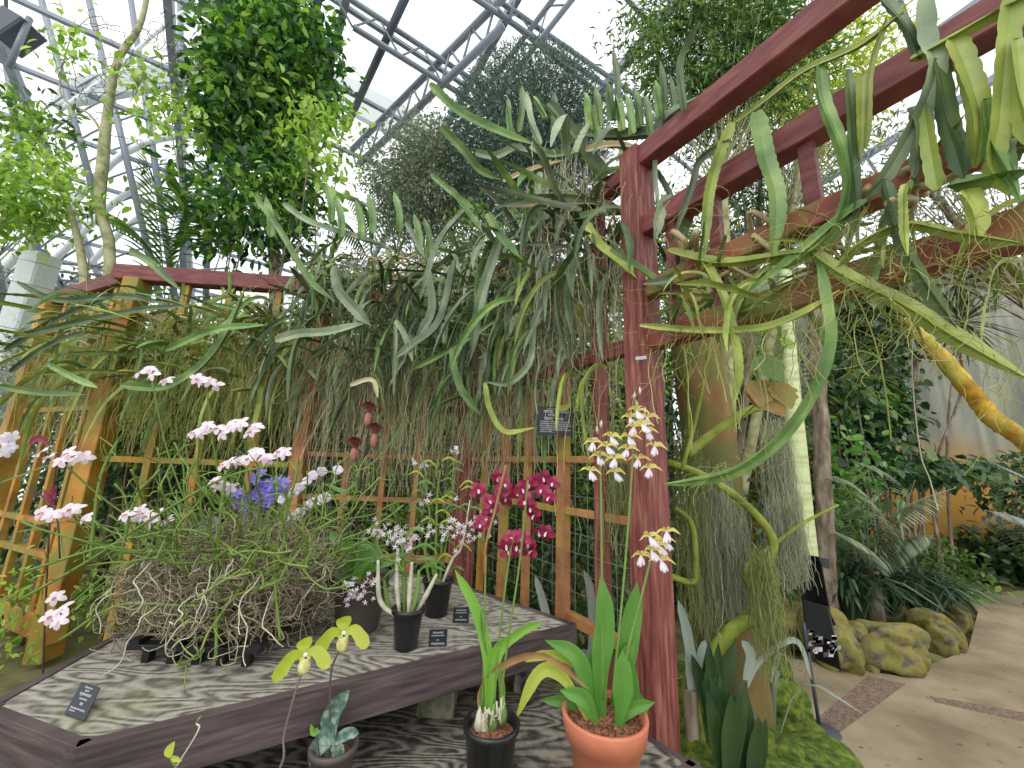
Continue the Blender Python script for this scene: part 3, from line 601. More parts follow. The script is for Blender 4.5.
for (x, y) in [(430, 200), (280, 290), (470, 250), (485, 350), (355, 375), (335, 495), (600, 285), (625, 370), (740, 290), (700, 230), (800, 345), (690, 475), (610, 640), (720, 590), (640, 680), (480, 690), (520, 640), (780, 600), (750, 200), (440, 320), (660, 420), (560, 300), (370, 430), (300, 540), (560, 700), (820, 240), (650, 250), (500, 740), (590, 720), (680, 740)]:
    p = PY(440+x/7.31, 450+y/7.31, yy+.03+rng.normal(0, .015)); flower(p, tocam(p)+rng.normal(0, .35, 3)+V(0, 0, -.2), .062, t, 'petal_crim', 5, .62, 'petal_lip', .05, lipsize=.26)
# 5 terracotta pot with pleated leaves, white and yellow flowers
c = V(.326, 1.41, DZ); t = thing('potted_orchid', c, 'broad leaved orchid with white and yellow flowers in the terracotta pot', 'orchid')
m = MB(); x, y, z = c
lathe(m, c, [(0, .002), (.085, 0), (.088, .005), (.112, .135), (.124, .138), (.133, .195), (.131, .2), (.122, .2), (.115, .17), (.112, .15)], 48); m.build('pot_body', M['terra'], t)
m = MB(); lathe(m, c, [(.118, .172), (.07, .178), (0, .18)], 40); g_ = 500; a = rng.uniform(0, 2*pi, g_); rr = .11*np.sqrt(rng.uniform(0, 1, g_))
leaves(m, np.stack([x+rr*np.cos(a), y+rr*np.sin(a), np.full(g_, z+.176)], 1), rng.normal(0, 1, (g_, 3))+V(0, 0, .4), .013, .8); m.build('potting_bark', M['bark'], t)
yy = 1.42; OV = [(0, .3), (.2, .5), (.5, 1), (.8, .8), (1, .03)]
for cp, w_, mt, dy in [([(602, 732), (600, 670), (604, 620), (601, 574)], .095, 'lf_plume', 0), ([(612, 732), (620, 680), (630, 625), (637, 582)], .10, 'lf_plume', .06), ([(606, 732), (590, 690), (575, 655), (545, 640)], .07, 'lf_plume', 0), ([(618, 730), (622, 690), (622, 650)], .085, 'lf_plume', -.05), ([(615, 735), (628, 710), (655, 702)], .045, 'lf_plume', -.03), ([(600, 735), (585, 700), (560, 690)], .05, 'lf_plume', -.03), ([(596, 735), (565, 680), (540, 672), (514, 722)], .045, 'lf_yg', -.02), ([(600, 730), (575, 665), (545, 655), (525, 662)], .035, 'lf_yg', .03), ([(622, 732), (632, 700), (626, 660), (634, 640)], .06, 'lf_plume', .05), ([(598, 735), (590, 690), (592, 650)], .05, 'lf_plume', .05), ([(625, 735), (640, 715), (638, 690)], .05, 'lf_plume', .08), ([(596, 738), (575, 705), (540, 700)], .04, 'lf_plume', .04)]:
    leaf([PY(x, y, yy+dy) for x, y in cp], w_*(.78 if w_ > .06 else .95), mt, t, hint=V(.1, -1, .25), prof=OV, n=24, pleat=4)
for cp in ([(603, 700), (602, 600), (601, 500), (600, 450)], [(612, 700), (622, 600), (630, 500), (636, 400)], [(618, 700), (630, 640), (643, 590), (654, 545)]): spike([PY(x, y, yy) for x, y in cp], .004, 'green_cane', t)
fl = [(240, 470), (370, 430), (280, 570), (400, 590), (220, 680), (400, 690), (340, 500), (510, 290), (500, 430), (640, 290), (640, 390), (690, 500), (570, 590), (650, 660), (490, 520), (560, 240), (600, 340), (540, 360)]
fl = [(560+x/7.31, 380+y/7.31) for x, y in fl]+[(342+x/2.994, 512+y/2.994) for x, y in [(920, 80), (962, 90), (895, 135), (955, 150), (925, 120), (972, 65), (945, 105)]]
for x, y in fl:
    p = PY(x, y-2, yy+rng.normal(-.02, .03)); s_ = rng.choice([-1, 1]); fc = nrm(V(s_*.6+rng.normal(0, .3), -.7, -.35)); up__ = V(0, 0, 1)
    m = MB()
    for k in range(5):
        a = pi*(.05+.9*k/4)+rng.normal(0, .15); d = V(cos(a), rng.normal(-.2, .25), sin(a)*.6)
        blade(m, [p, p+d*.020+V(0, -.004, .005), p+d*.040+V(0, -.006, -.012)], .0085, 7, .3, V(0, -1, .2))
    o = m.build('flower', M['petal_yel'], t)
    m = MB(); d = nrm(V(s_*rng.uniform(.1, .6), -.3, -1)); tube(m, [p, p+d*.018, p+d*.028, p+d*.037+V(0, -.003, 0)], [.003, .0045, .0065, .005], 8)
    for q in (-1, 1): blade(m, [p, p+d*.02+V(q*.008, -.004, 0), p+d*.034+V(q*.012, -.004, 0)], .01, 6, .3, V(0, -1, 0))
    m.build('lip', M['petal_white'], o)
for x, y in [(634, 396), (640, 391), (645, 411), (597, 430), (601, 424), (637, 404)]:
    m = MB(); p = PY(x, y, yy); tube(m, [p-V(0, 0, .014), p, p+V(rng.normal(0, .004), 0, .016)], [.002, .006, .001], 7); m.build('bud', M['cane'], t)
# 6 slipper orchids
c = V(-.464, 1.285, DZ); t = thing('potted_orchid', c, 'slipper orchid with mottled leaves in the small brown pot, flower stem behind the table edge', 'orchid')
pot(c, .060, .045, .165, 'brownpot', 'bark', t)
def slipper(cx, cy, Yv, s_, root, tilt):
    c = PY(cx, cy, Yv); f_ = nrm(tocam(c)+V(tilt, 0, -.25)); rx = nrm(np.cross(Z3, f_))*-1; uz = np.cross(f_, rx)*-1
    if uz[2] < 0: uz = -uz
    m = MB(); blade(m, [c, c+uz*s_*.5-f_*.1*s_, c+uz*s_*.85+f_*s_*.15+rx*tilt*s_*.5], s_*.8, 10, -.25, f_, OV)
    for q in (-1, 1):
        blade(m, [c, c+rx*q*s_*.55+uz*s_*.12, c+rx*q*s_*1.05-uz*s_*.5, c+rx*q*s_*1.25-uz*s_*.85], s_*.68, 14, .18, f_, [(0, .3), (.25, .75), (.6, 1), (.85, .75), (1, .15)], wave=.05)
    fl_ = m.build('flower', M['petal_lime'], root)
    m = MB(); lathe(m, (0, 0, 0), [(.0, -.62*s_), (.16*s_, -.58*s_), (.28*s_, -.4*s_), (.3*s_, -.15*s_), (.22*s_, .04*s_), (.26*s_, .12*s_), (.22*s_, .1*s_), (.12*s_, -.2*s_)], 20)
    v = np.concatenate(m.v); m.v = [c+f_*s_*.3+uz*s_*-.15+v+f_*0]; m.build('pouch', M['pouch'], fl_)
    m = MB(); rock(m, c+f_*s_*.3+uz*s_*.12, V(.11, .05, .1)*s_, 3, 8, .05); m.build('column_shield', M['petal_white'], fl_)
    m = MB(); rock(m, c+f_*s_*.42+uz*s_*.02, V(.07, .03, .05)*s_, 3, 8, .05); m.build('dark_throat', M['darkstem'], fl_)
    return c
c1_ = slipper(343, 634, 1.19, .052, t, .12)
spike([c1_+V(0, .015, -.02), PY(332, 668, 1.21), PY(330, 700, 1.24), PY(330, 740, 1.28)], .0028, 'purplestem', t)
for cp, w_ in [([(330, 745), (332, 715), (349, 690)], .05), ([(330, 742), (318, 748), (312, 770)], .045), ([(335, 742), (348, 733), (359, 733)], .03), ([(333, 745), (338, 750), (338, 765)], .035), ([(330, 742), (322, 736), (316, 742)], .035), ([(325, 748), (320, 765), (322, 790)], .05)]:
    leaf([PY(x, y, 1.26) for x, y in cp], w_, 'lf_mottle', t, hint=V(0, -1, .3), prof=[(0, .5), (.4, 1), (.8, .8), (1, .1)])
leaf([PY(318, 728, 1.2), PY(314, 732, 1.2), PY(311, 724, 1.2)], .018, 'lf_fresh', t, hint=V(0, -1, 0)); spike([PY(316, 730, 1.2), PY(318, 745, 1.22), PY(320, 760, 1.25)], .002, 'purplestem', t)
c = V(-.60, 1.02, DZ); t = thing('potted_orchid', c, 'slipper orchid whose lime flower on a long grey stem leans furthest left', 'orchid')
pot(c, .055, .042, .12, 'brownpot', 'bark', t)
c1_ = slipper(304, 656, 1.08, .047, t, .25)
spike([c1_+V(0, .012, -.02), PY(296, 690, 1.07), PY(284, 735, 1.05), PY(278, 772, 1.03), c+V(0, 0, .1)], .0028, 'purplestem', t)
for a in range(5): leaf([c+V(0, 0, .1), c+V(.05*cos(a*1.3), .05*sin(a*1.3), .14), c+V(.12*cos(a*1.3), .12*sin(a*1.3), .11)], .04, 'lf_mottle', t, prof=[(0, .5), (.4, 1), (.8, .8), (1, .1)])
c = V(-.80, .93, DZ-.03); t = thing('potted_orchid', V(-.80, .93, DZ), 'small budding orchid at the bottom edge below the left end of the upper table', 'orchid')
pot(V(-.80, .93, DZ), .05, .04, .1, 'brownpot', 'bark', t)
m = MB(); p = PY(171, 757, .95); blade(m, [p, p+V(-.004, 0, .012), p+V(.002, 0, .028)], .02, 8, .4, V(0, -1, 0)); blade(m, [p, p+V(.012, 0, -.002), p+V(.024, 0, -.006)], .012, 8, .4, V(0, -1, 0)); m.build('bud', M['petal_lime'], t)
spike([p, p+V(.005, 0, -.05), V(-.80, .93, DZ+.08)], .002, 'terete', t); spike([PY(197, 722, .99), PY(190, 745, .98), V(-.79, .94, DZ+.08)], .0018, 'cane', t)
m = MB(); p = PY(197, 722, .99); tube(m, [p, p+V(.006, 0, .012)], [.003, .001], 6); m.build('bud', M['green_cane'], t)
# ------------------------------------------------------------------ name cards
def card(cx, cy, Yv, w_, h_, label, tiltx, rz, lines, mat='sign', group=None, cat='name card', name='name_card', axes=None):
    c = PY(cx, cy, Yv); u_ = V(cos(rz), sin(rz), 0); b_ = nrm(np.cross(u_, V(0, sin(tiltx), cos(tiltx)))) ; v_ = nrm(np.cross(b_, u_)); 
    if v_[2] < 0: v_ = -v_
    if axes: c, u_, v_ = axes
    f_ = np.cross(u_, v_); f_ = f_ if np.dot(f_, EYE-c) > 0 else -f_
    t = thing(name, c-v_*h_/2, label, cat, group)
    m = MB(); beam(m, c-v_*h_/2, c+v_*h_/2, u_*w_/2, f_*.0018); m.build('plate', M[mat], t, smooth=False)
    m = MB()
    for (yy_, hh, segs) in lines:
        for (a, b) in segs:
            x = a
            while x < b-.01:        # tiny separate strokes reading as illegible small print
                wd = min(rng.uniform(.018, .04), b-x)
                for q in range(2):
                    o_ = c+u_*w_*(x+wd*.4-.5)+v_*h_*(yy_-.5+rng.normal(0, hh*.12)+(q-.5)*hh*.55)+f_*.003
                    beam(m, o_-u_*w_*wd*.36, o_+u_*w_*wd*.36, v_*h_*hh*.16, f_*.0004)
                if rng.uniform() < .8:
                    o_ = c+u_*w_*(x+wd*rng.uniform(.1, .6)-.5)+v_*h_*(yy_-.5)+f_*.003; beam(m, o_-v_*h_*hh*.42, o_+v_*h_*hh*.42, u_*w_*wd*.12, f_*.0004)
                x += wd*1.15
    m.build('printed_text', M['ink'], t, smooth=False)
    return t, c, u_, v_, f_
LN = [(.85, .09, [(.2, .8)]), (.68, .07, [(.15, .85)]), (.42, .07, [(.42, .58)]), (.2, .12, [(.15, .88)])]
card(438, 638, 1.555, .064, .062, 'small black name card in front of the front black pot', -.25, .12, LN)
card(461, 615, 1.80, .066, .064, 'small black name card beside the rear black pot', -.25, .12, LN)
bl, br, tlc, trc = PZ(64, 714, TZ+.004), PZ(84, 721, TZ+.004), PZ(81.5, 682, TZ+.035), PZ(102, 688, TZ+.035)
t, c, u_, v_, f_ = card(84, 700, 1.10, float(np.linalg.norm(br-bl)), float(np.linalg.norm(tlc-bl)), 'black name card lying tilted at the left corner of the upper table', -.85, -.35, [(.88, .05, [(.3, .7)]), (.78, .05, [(.38, .6)]), (.66, .08, [(.22, .78)]), (.52, .05, [(.3, .68)]), (.38, .09, [(.45, .6)]), (.22, .05, [(.12, .85)]), (.14, .04, [(.12, .4)])], axes=((bl+br+tlc+trc)/4, nrm(br-bl), nrm(tlc-bl)))
card(555, 421, 2.32, .215, .17, 'black plant information sign hung on the trellis with white printed lines', 0, .05,
     [(.92, .03, [(.3, .7)]), (.83, .1, [(.18, .44), (.54, .9)]), (.71, .06, [(.3, .62)]), (.58, .1, [(.2, .42), (.52, .74)]), (.47, .04, [(.1, .92)]), (.40, .04, [(.1, .9)]), (.33, .04, [(.08, .92)]), (.26, .04, [(.1, .86)]), (.19, .04, [(.1, .93)]), (.12, .04, [(.08, .4)])], name='plant_sign', cat='sign')
m = MB(); p = PY(564, 408, 2.27); blade(m, [p-V(.035, 0, .005), p, p+V(.04, 0, .022)], .035, 8, .2, V(0, -1, .2), STRAP); m.build('leaf', M['lf_yel'], label='yellowed leaf stuck across the top of the trellis sign', cat='leaf')
m = MB(); p = PY(641, 358, 1.80); beam(m, p-V(.026, 0, .004), p+V(.026, 0, .004), V(-.001, 0, .008), V(0, .002, 0)); m.build('number_tag', M['ink'], smooth=False, label='small pale tag fixed to the tall red corner post', cat='tag')
# ------------------------------------------------------------------ sign stand on the path
b = PZ(820, 730, .03); t = thing('sign_stand', b, 'black information board on a thin metal stand at the edge of the path', 'sign stand')
m = MB(); tube(m, [b, b+V(-.03, 0, .62)], .011, 10); m.build('pole', M['steel_dark'], t)
m = MB(); lathe(m, b, [(0, .012), (.1, .01), (.11, 0)], 24); m.build('base_plate', M['steel_dark'], t)
def quad(px_, Yv, mat, nm, th=.008, name2=None):
    P = [PY(x, y, Yq) for (x, y), Yq in zip(px_, Yv)]; n_ = nrm(np.cross(P[1]-P[0], P[2]-P[0])); m = MB()
    v = [p-n_*th/2 for p in P]+[p+n_*th/2 for p in P]; k = len(P)
    q = [(i, (i+1) % k, k+(i+1) % k, k+i) for i in range(k)]
    cc = [sum(v[:k])/k, sum(v[k:])/k]; tt = [(2*k, (i+1) % k, i) for i in range(k)]+[(2*k+1, k+i, k+(i+1) % k) for i in range(k)]
    m.add(v+cc, q, tt); m.build(nm, M[mat], t, smooth=False)
yb = b[1]
quad([(803, 554), (820, 557), (841, 670), (816, 659)], [yb+.15, yb+.02, yb+.02, yb+.15], 'signblack', 'board')
quad([(797, 570), (806, 553), (818, 585), (836, 625), (806, 628)], [yb+.2, yb+.16, yb+.10, yb+.06, yb+.18], 'signblack', 'board')
quad([(803, 600), (828, 607), (836, 642), (808, 632)], [yb+.12, yb-.03, yb-.03, yb+.12], 'greyfilm', 'grey_panel')
quad([(818, 557), (828, 559), (830, 569), (822, 567)], [yb, yb, yb, yb], 'sign', 'label_plate')
m = MB(); cc = PY(824, 562, yb-.008)
for dz, wd in ((.006, .02), (-.008, .008)): beam(m, cc+Z3*dz-V(wd, 0, 0), cc+Z3*dz+V(wd, 0, 0), Z3*.003, V(0, .0005, 0))
m.build('printed_text', M['greyfilm'], t, smooth=False)
for k in range(46):
    mm = MB()
    x = rng.uniform(806, 839); y = rng.uniform(632, 654)+(x-820)*.3; p = PY(x, y, yb-.045); s_ = rng.uniform(.008, .018)
    beam(mm, p-V(s_, 0, 0), p+V(s_, 0, 0), Z3*s_*.8+V(.002, 0, 0), V(0, .0008, 0)); mm.build('printed_picture', M[['greyfilm', 'petal_lilac', 'lf_grey', 'signblack'][k % 4]], t, smooth=False)

# ------------------------------------------------------------------ basket orchid with root mass
BC = V(-.98, 1.62, TZ)
t = thing('hanging_basket_orchid', BC, 'large tangled basket orchid with a mass of dry roots on the upper table', 'orchid')
m = MB()
for s_ in (-1, 1):
    for q in range(5): beam(m, BC+V(-.16+q*.08, -.17*s_-.03, .0), BC+V(-.16+q*.08, -.17*s_-.03, .045), V(.012, 0, 0), V(0, .015, 0))
for s_ in (-1, 0, 1): beam(m, BC+V(-.22, -.17*s_-.03, .045), BC+V(.2, -.17*s_-.03, .045), V(0, .02, 0), V(0, 0, .008))
for q in range(4): beam(m, BC+V(-.2+q*.13, -.22, .06), BC+V(-.2+q*.13, .18, .06), V(.016, 0, 0), V(0, 0, .008))
m.build('basket', M['black'], t, smooth=False)
def tangle(m, c, rad, n_, r_, seg=10, curl=.05, squash=(1, 1, 1), k=3, down=0., zmin=TZ+.005):
    for _ in range(n_):
        d = nrm(rng.normal(0, 1, 3)); rr = rng.uniform(.45, 1)**.5
        p = c+d*rad*rr; q = nrm(np.cross(d, rng.normal(0, 1, 3))+V(0, 0, -down)); pts = [p]
        for s_ in range(seg):
            q = nrm(q+rng.normal(0, .75, 3)+(c-p)/np.linalg.norm(rad)*.35); p = p+q*curl*rng.uniform(.5, 1.1); p[2] = max(p[2], zmin); pts.append(p.copy())
        tube(m, smooth_path(pts, seg*2), r_*rng.uniform(.7, 1.3), k, False)
m = MB(); tangle(m, BC+V(.0, .0, .20), V(.36, .28, .19), 1500, .0017, 9, .034); o = m.build('root_mass', M['root'], t); o['kind'] = 'stuff'
m = MB(); tangle(m, BC+V(-.2, .05, .14), V(.3, .26, .12), 320, .0017, 9, .04); o = m.build('root_mass', M['root'], t); o['kind'] = 'stuff'
for k in range(16):
    a = rng.uniform(-pi, 0); p = BC+V(.34*cos(a), .27*sin(a), .12+rng.uniform(0, .22)); pts = [p]
    q = V(cos(a)*.5, sin(a)*.6, -.1)
    for s_ in range(9):
        q = nrm(q+rng.normal(0, .45, 3)+V(0, 0, -.3)); p = p+q*.024; p[2] = max(p[2], TZ+.006 if p[1] > 1.15 else .8); pts.append(p.copy())
    m = MB(); tube(m, smooth_path(pts, 26), [.0022, .0014], 5); m.build('aerial_root', M['rootlight'], t)
# core so the ball reads as a dense mass
m = MB(); rock(m, BC+V(0, .02, .19), V(.2, .15, .1), 5, 18, .3); rock(m, BC+V(-.16, .08, .12), V(.15, .13, .06), 6, 14, .3); m.build('moss_core', M['trunk_grey'], t)
for k in range(85):
    a = rng.uniform(-pi, pi); rr = rng.uniform(.15, .36); p = BC+V(rr*cos(a)*1.0, rr*sin(a)*.75, .22+rng.uniform(0, .14)); pts = [p]
    el = rng.uniform(-.2, 1.2); q = V(cos(a)*cos(el)+rng.normal(0, .3), sin(a)*cos(el)*.7, sin(el)); seg = rng.integers(5, 11)
    for s_ in range(seg):
        q = nrm(q+rng.normal(0, .22, 3)+V(0, 0, .05)); p = p+q*.05; pts.append(p.copy())
    P = smooth_path(pts, seg*3); m = MB(); tube(m, P, .0034, 5)
    for s_ in range(2, len(P)-1, 2):
        d = nrm(rng.normal(0, 1, 3)+V(0, 0, .7)); Lq = rng.uniform(.03, .085); tube(m, smooth_path([P[s_], P[s_]+d*Lq*.5, P[s_]+d*Lq+V(0, 0, -.01)+rng.normal(0, .008, 3)], 6), [.0022, .0022, .0008], 4, False)
    m.build('leafy_stem', M['terete'], t)
for pxs in ([(20, 600), (90, 560), (150, 520), (220, 480), (270, 465)], [(60, 640), (120, 605), (200, 605), (262, 585), (282, 570)], [(30, 570), (110, 545), (190, 530), (250, 560)], [(216, 660), (217, 600), (218, 540), (226, 470)], [(120, 560), (135, 500), (160, 470)], [(280, 640), (275, 560), (290, 500), (300, 460)], [(90, 560), (100, 480), (118, 440)]):
    m = MB(); P = smooth_path([PY(x, y, 1.38) for x, y in pxs], 40); tube(m, P, .0045, 6)
    for s_ in range(3, 39, 2):
        d = nrm(rng.normal(0, 1, 3)+V(0, -.3, .6)); Lq = rng.uniform(.03, .07); tube(m, smooth_path([P[s_], P[s_]+d*Lq*.5, P[s_]+d*Lq], 5), [.0025, .001], 4, False)
    m.build('leafy_stem', M['terete'], t)
for k, (cx, cy, n_, sx, sy) in enumerate([(152, 374, 4, 17, 7), (207, 383, 4, 15, 6), (63, 455, 6, 26, 7), (212, 432, 6, 22, 7), (244, 428, 5, 18, 7), (240, 460, 5, 20, 6), (272, 456, 5, 20, 6), (66, 513, 6, 24, 8), (148, 518, 7, 22, 12), (60, 605, 2, 6, 8), (222, 483, 3, 12, 5), (56, 618, 2, 8, 4)]):
    tops = PY(cx, cy+8, 1.45)
    spike([BC+V((tops[0]-BC[0])*.5, 0, .3), tops*.5+(BC+V((tops[0]-BC[0])*.7, 0, .35))*.5, tops], .003, 'terete', t)
    for q in range(n_):
        p = PY(cx+(q-(n_-1)/2)*sx*2/n_+rng.normal(0, 1.5), cy+rng.normal(0, sy*.45), 1.42+rng.normal(0, .03)); flower(p, V(rng.normal(0, .4), -1, rng.uniform(.2, 1.0)), .056, t, 'petal_pink', 5, .55, 'petal_rose' if q % 3 == 0 else 'petal_lip', .15, lipsize=.28)
tw = thing('spray_orchid', BC+V(.5, .55, 0), 'two slanting sprays of round white flowers right of the violet blooms', 'orchid')
ORG[tw.name] = np.array(BC+V(.5, .55, 0))
for line in ([(283, 500), (294, 492), (300, 487), (307, 481), (313, 475), (322, 471), (338, 470)], [(287, 524), (292, 518), (300, 512), (308, 505), (312, 503), (320, 500), (326, 497)]):
    spike([PY(line[0][0]-12, line[0][1]+60, 1.95), PY(line[0][0]-2, line[0][1]+10, 1.95), PY(*line[3], 1.95), PY(*line[-1], 1.95)], .002, 'terete', tw)
    for (x, y) in line:
        p = PY(x, y, 1.92+rng.normal(0, .01)); flower(p, tocam(p)+rng.normal(0, .25, 3), .05, tw, 'petal_white', 5, .85, 'petal_lip', .02, lipsize=.25)
tv = thing('violet_orchid', BC+V(.35, .5, 0), 'violet blue flowered orchid behind the basket of dry roots', 'orchid')
for cx, cy, n_, sx, sy in [(266, 490, 20, 16, 13), (250, 512, 10, 14, 10), (280, 488, 8, 8, 8), (240, 500, 6, 8, 8), (205, 528, 6, 14, 8)]:
    for q in range(n_):
        p = PY(cx+rng.normal(0, sx*.5), cy+rng.normal(0, sy*.55), 2.0+rng.normal(0, .04)); flower(p, tocam(p)+rng.normal(0, .4, 3), .062, tv, 'petal_purple', 6, .42, None, -.25)
spike([PY(262, 500, 2.0), PY(264, 540, 2.0), V(-.95, 2.05, TZ)], .004, 'terete', tv); spike([PY(245, 510, 2.0), PY(250, 545, 2.0), V(-1.0, 2.05, TZ)], .004, 'terete', tv)
# dusky hooded flowers on a dark stem
b = V(-.62, 2.28, TZ); t = thing('hooded_orchid', b, 'three dusky red hooded flowers on a dark upright stem in front of the trellis', 'orchid')
spike([b, PY(358, 540, 2.28), PY(362, 470, 2.25), PY(368, 445, 2.2)], .006, 'darkstem', t)
leaf([PY(358, 480, 2.2), PY(345, 492, 2.2), PY(325, 484, 2.2)], .035, 'lf_mid', t, hint=V(0, -.5, 1), prof=STRAP); leaf([PY(364, 470, 2.2), PY(385, 452, 2.2), PY(405, 420, 2.2)], .03, 'lf_mid', t, hint=V(0, -.5, 1), prof=STRAP)
for x, y in [(370, 413), (376, 434), (356, 448)]:
    p = PY(x, y, 2.2); spike([PY(366, 455, 2.2), p], .003, 'darkstem', t)
    m = MB(); 
    for a in range(5): 
        an = .4+a*.58; blade(m, [p, p+V(.035*cos(an), -.02, .03+.03*sin(an)), p+V(.05*cos(an), -.05, .01+.045*sin(an))], .035, 8, .3, V(0, -1, .3))
    o = m.build('flower', M['petal_maroon'], t)
    m = MB(); lathe(m, p+V(0, -.02, -.06), [(0, -.02), (.012, -.015), (.019, .008), (.02, .03), (.014, .055)], 14); m.build('lip', M['petal_rose'], o)
#PART3
# ------------------------------------------------------------------ epiphytic cacti on the trellis
def lib_stem(kind):
    L = {'hang': rng.uniform(.5, 1.15), 'arch': rng.uniform(.5, 1.0), 'spike': rng.uniform(.45, .95), 'up': rng.uniform(.2, .42)}[kind]
    p = V(0, 0, 0); pts = [p]
    q = {'hang': V(1, 0, .1), 'arch': V(1, 0, .8), 'spike': V(1, 0, rng.uniform(-.1, .6)), 'up': V(.3, 0, 1)}[kind]; q = nrm(q)
    g = {'hang': .55, 'arch': .38, 'spike': .06, 'up': -.05}[kind]; ns = 9
    for s in range(ns):
        p = p+q*L/ns; pts.append(p.copy()); q = nrm(q+V(rng.normal(0, .05), rng.normal(0, .08), -g*rng.uniform(.6, 1.3)))
    m = MB(); wing_stem(m, pts, rng.uniform(.036, .052) if kind != 'up' else rng.uniform(.035, .045), rng.choice([2, 2, 3]), scallop=rng.uniform(.18, .34), lobe=rng.uniform(.035, .055), phase=rng.uniform(0, 3), twist=rng.uniform(-1.0, 1.0), vr=rng.uniform(.12, .2))
    return m
LIB = {}
for kd, n_ in (('hang', 9), ('arch', 7), ('spike', 7), ('up', 5)):
    LIB[kd] = [lib_stem(kd) for _ in range(n_)]
LIBM = {}
def stem_mesh(kd, i, mat):
    k = (kd, i, mat)
    if k not in LIBM: LIBM[k] = LIB[kd][i].mesh('stem', M[mat], smooth=False)
    return LIBM[k]
def put_stem(root, p, kd, az, s, mat):
    i = int(rng.integers(len(LIB[kd]))); o = bpy.data.objects.new('stem', stem_mesh(kd, i, mat)); COL.objects.link(o)
    o.parent = root; o.location = p-ORG[root.name]; o.rotation_euler = (rng.normal(0, .12), rng.normal(0, .12), az); o.scale = (s, s*1.0, s)
def hroots(P, n_, zlo, zhi, spread, r_=.0016, wig=.02):
    m = MB()
    for _ in range(n_):
        b = P(rng.uniform()) + V(*rng.normal(0, spread, 2), rng.normal(0, .05)); z1 = rng.uniform(zlo, zhi); ns = max(4, int((b[2]-z1)/.1)); pts = [b]; dx = rng.normal(0, .03, 2)
        for s in range(ns):
            b = b+V(dx[0]*.1+rng.normal(0, wig), dx[1]*.1+rng.normal(0, wig), -(P(0)[2]-z1)/ns*rng.uniform(.7, 1.2)); pts.append(b.copy())
        tube(m, smooth_path(pts, ns*2+2), r_*rng.uniform(.6, 1.5), 3, False)
    return m
def cactus(label, p0, p1, n_, mix_, mats, face, zs=(2.6, 3.35), roots=60, zr=(1.1, 2.2), rmat='airroot', sc=(.7, 1.1), azs=.9, thick=.12, nf=260, nw=9):
    p0, p1 = np.asarray(p0, float), np.asarray(p1, float); t = thing('climbing_cactus', (p0+p1)/2+V(0, 0, zs[0]), label, 'cactus', 'climbing cacti on the trellis' if False else None)
    f0 = math.atan2(face[1], face[0])
    for _ in range(n_):
        u = rng.uniform(); p = p0*(1-u)+p1*u+V(*rng.normal(0, thick, 2), rng.uniform(*zs)-0); kd = rng.choice(['hang', 'arch', 'spike', 'up'], p=mix_)
        if kd == 'up': p[2] = zs[1]+rng.uniform(-.05, .05)
        put_stem(t, p, kd, f0+rng.normal(0, azs) if kd != 'up' else rng.uniform(0, 6.3), rng.uniform(*sc), rng.choice(mats))
    m = MB()
    for _ in range(nw):
        u = rng.uniform(0, .5); a = p0*(1-u)+p1*u; u2 = u+rng.uniform(.3, .5); b = p0*(1-u2)+p1*u2; z = rng.uniform(zs[0]+.2, zs[1]+.02)
        pts = [a+(b-a)*k/6+V(*rng.normal(0, .06, 2), z+rng.normal(0, .05)) for k in range(7)]; tube(m, smooth_path(pts, 30), rng.uniform(.006, .014), 6)
    m.build('woody_stem', M['st_dry'], t)
    m = MB()
    for _ in range(nf):
        u = rng.uniform(); a = p0*(1-u)+p1*u+V(*rng.normal(0, thick*1.3, 2), rng.uniform(*zs)-.1); pts = [a]; q = nrm(rng.normal(0, 1, 3)+V(*face[:2], -.8))
        for s in range(7): q = nrm(q+rng.normal(0, .5, 3)+V(0, 0, -.25)); a = a+q*.05; pts.append(a.copy())
        tube(m, smooth_path(pts, 12), .0015 if p0[1] > 2 else .0008, 3, False)
    o = m.build('fine_roots', M[rmat], t); o['kind'] = 'stuff'
    if roots:
        m = hroots(lambda u: p0*(1-u)+p1*u+V(0, 0, (zs[0]+zs[1])/2-.2), roots, zr[0], zr[1], .09); o = m.build('hanging_roots', M[rmat], t); o['kind'] = 'stuff'
    return t
fA = -nA; fB = V(0, -1, 0)
H = np.array
cactus('grey green cactus spilling over the trellis top left of the corner post, longest hanging stems', A0+dA*.15, A0+dA*.75, 95, [.45, .25, .22, .08], ['st_grey', 'st_grey', 'st_green', 'st_dark'], fA, (2.65, 3.4), 110, (1.5, 2.3))
cactus('dense blue grey cactus clump above the plum coloured post at mid trellis', A0+dA*.75, A0+dA*1.45, 95, [.5, .2, .2, .1], ['st_grey', 'st_grey', 'st_green'], fA, (2.5, 3.5), 130, (1.2, 2.1))
cactus('cactus draping the middle post where the two trellis runs meet', A1-dA*.5, A1+V(-.3, 0, 0), 95, [.5, .2, .2, .1], ['st_grey', 'st_green', 'st_dark'], V(-.5, -1, 0), (2.5, 3.5), 70, (1.1, 2.0))
cactus('cactus curtain over the centre bay behind the dusky hooded flowers', A1+V(-.3, 0, 0), A1+V(-.95, 0, 0), 95, [.42, .2, .3, .08], ['st_grey', 'st_green', 'st_grey'], fB, (2.35, 3.5), 150, (1.1, 2.0))
cactus('cactus with sideways reaching stems above the orange post at centre left', V(-1.35, 3.6, 0), V(-2.05, 3.58, 0), 90, [.38, .22, .34, .06], ['st_grey', 'st_green', 'st_dark'], V(-.3, -1, 0), (2.3, 3.45), 130, (1.3, 2.1))
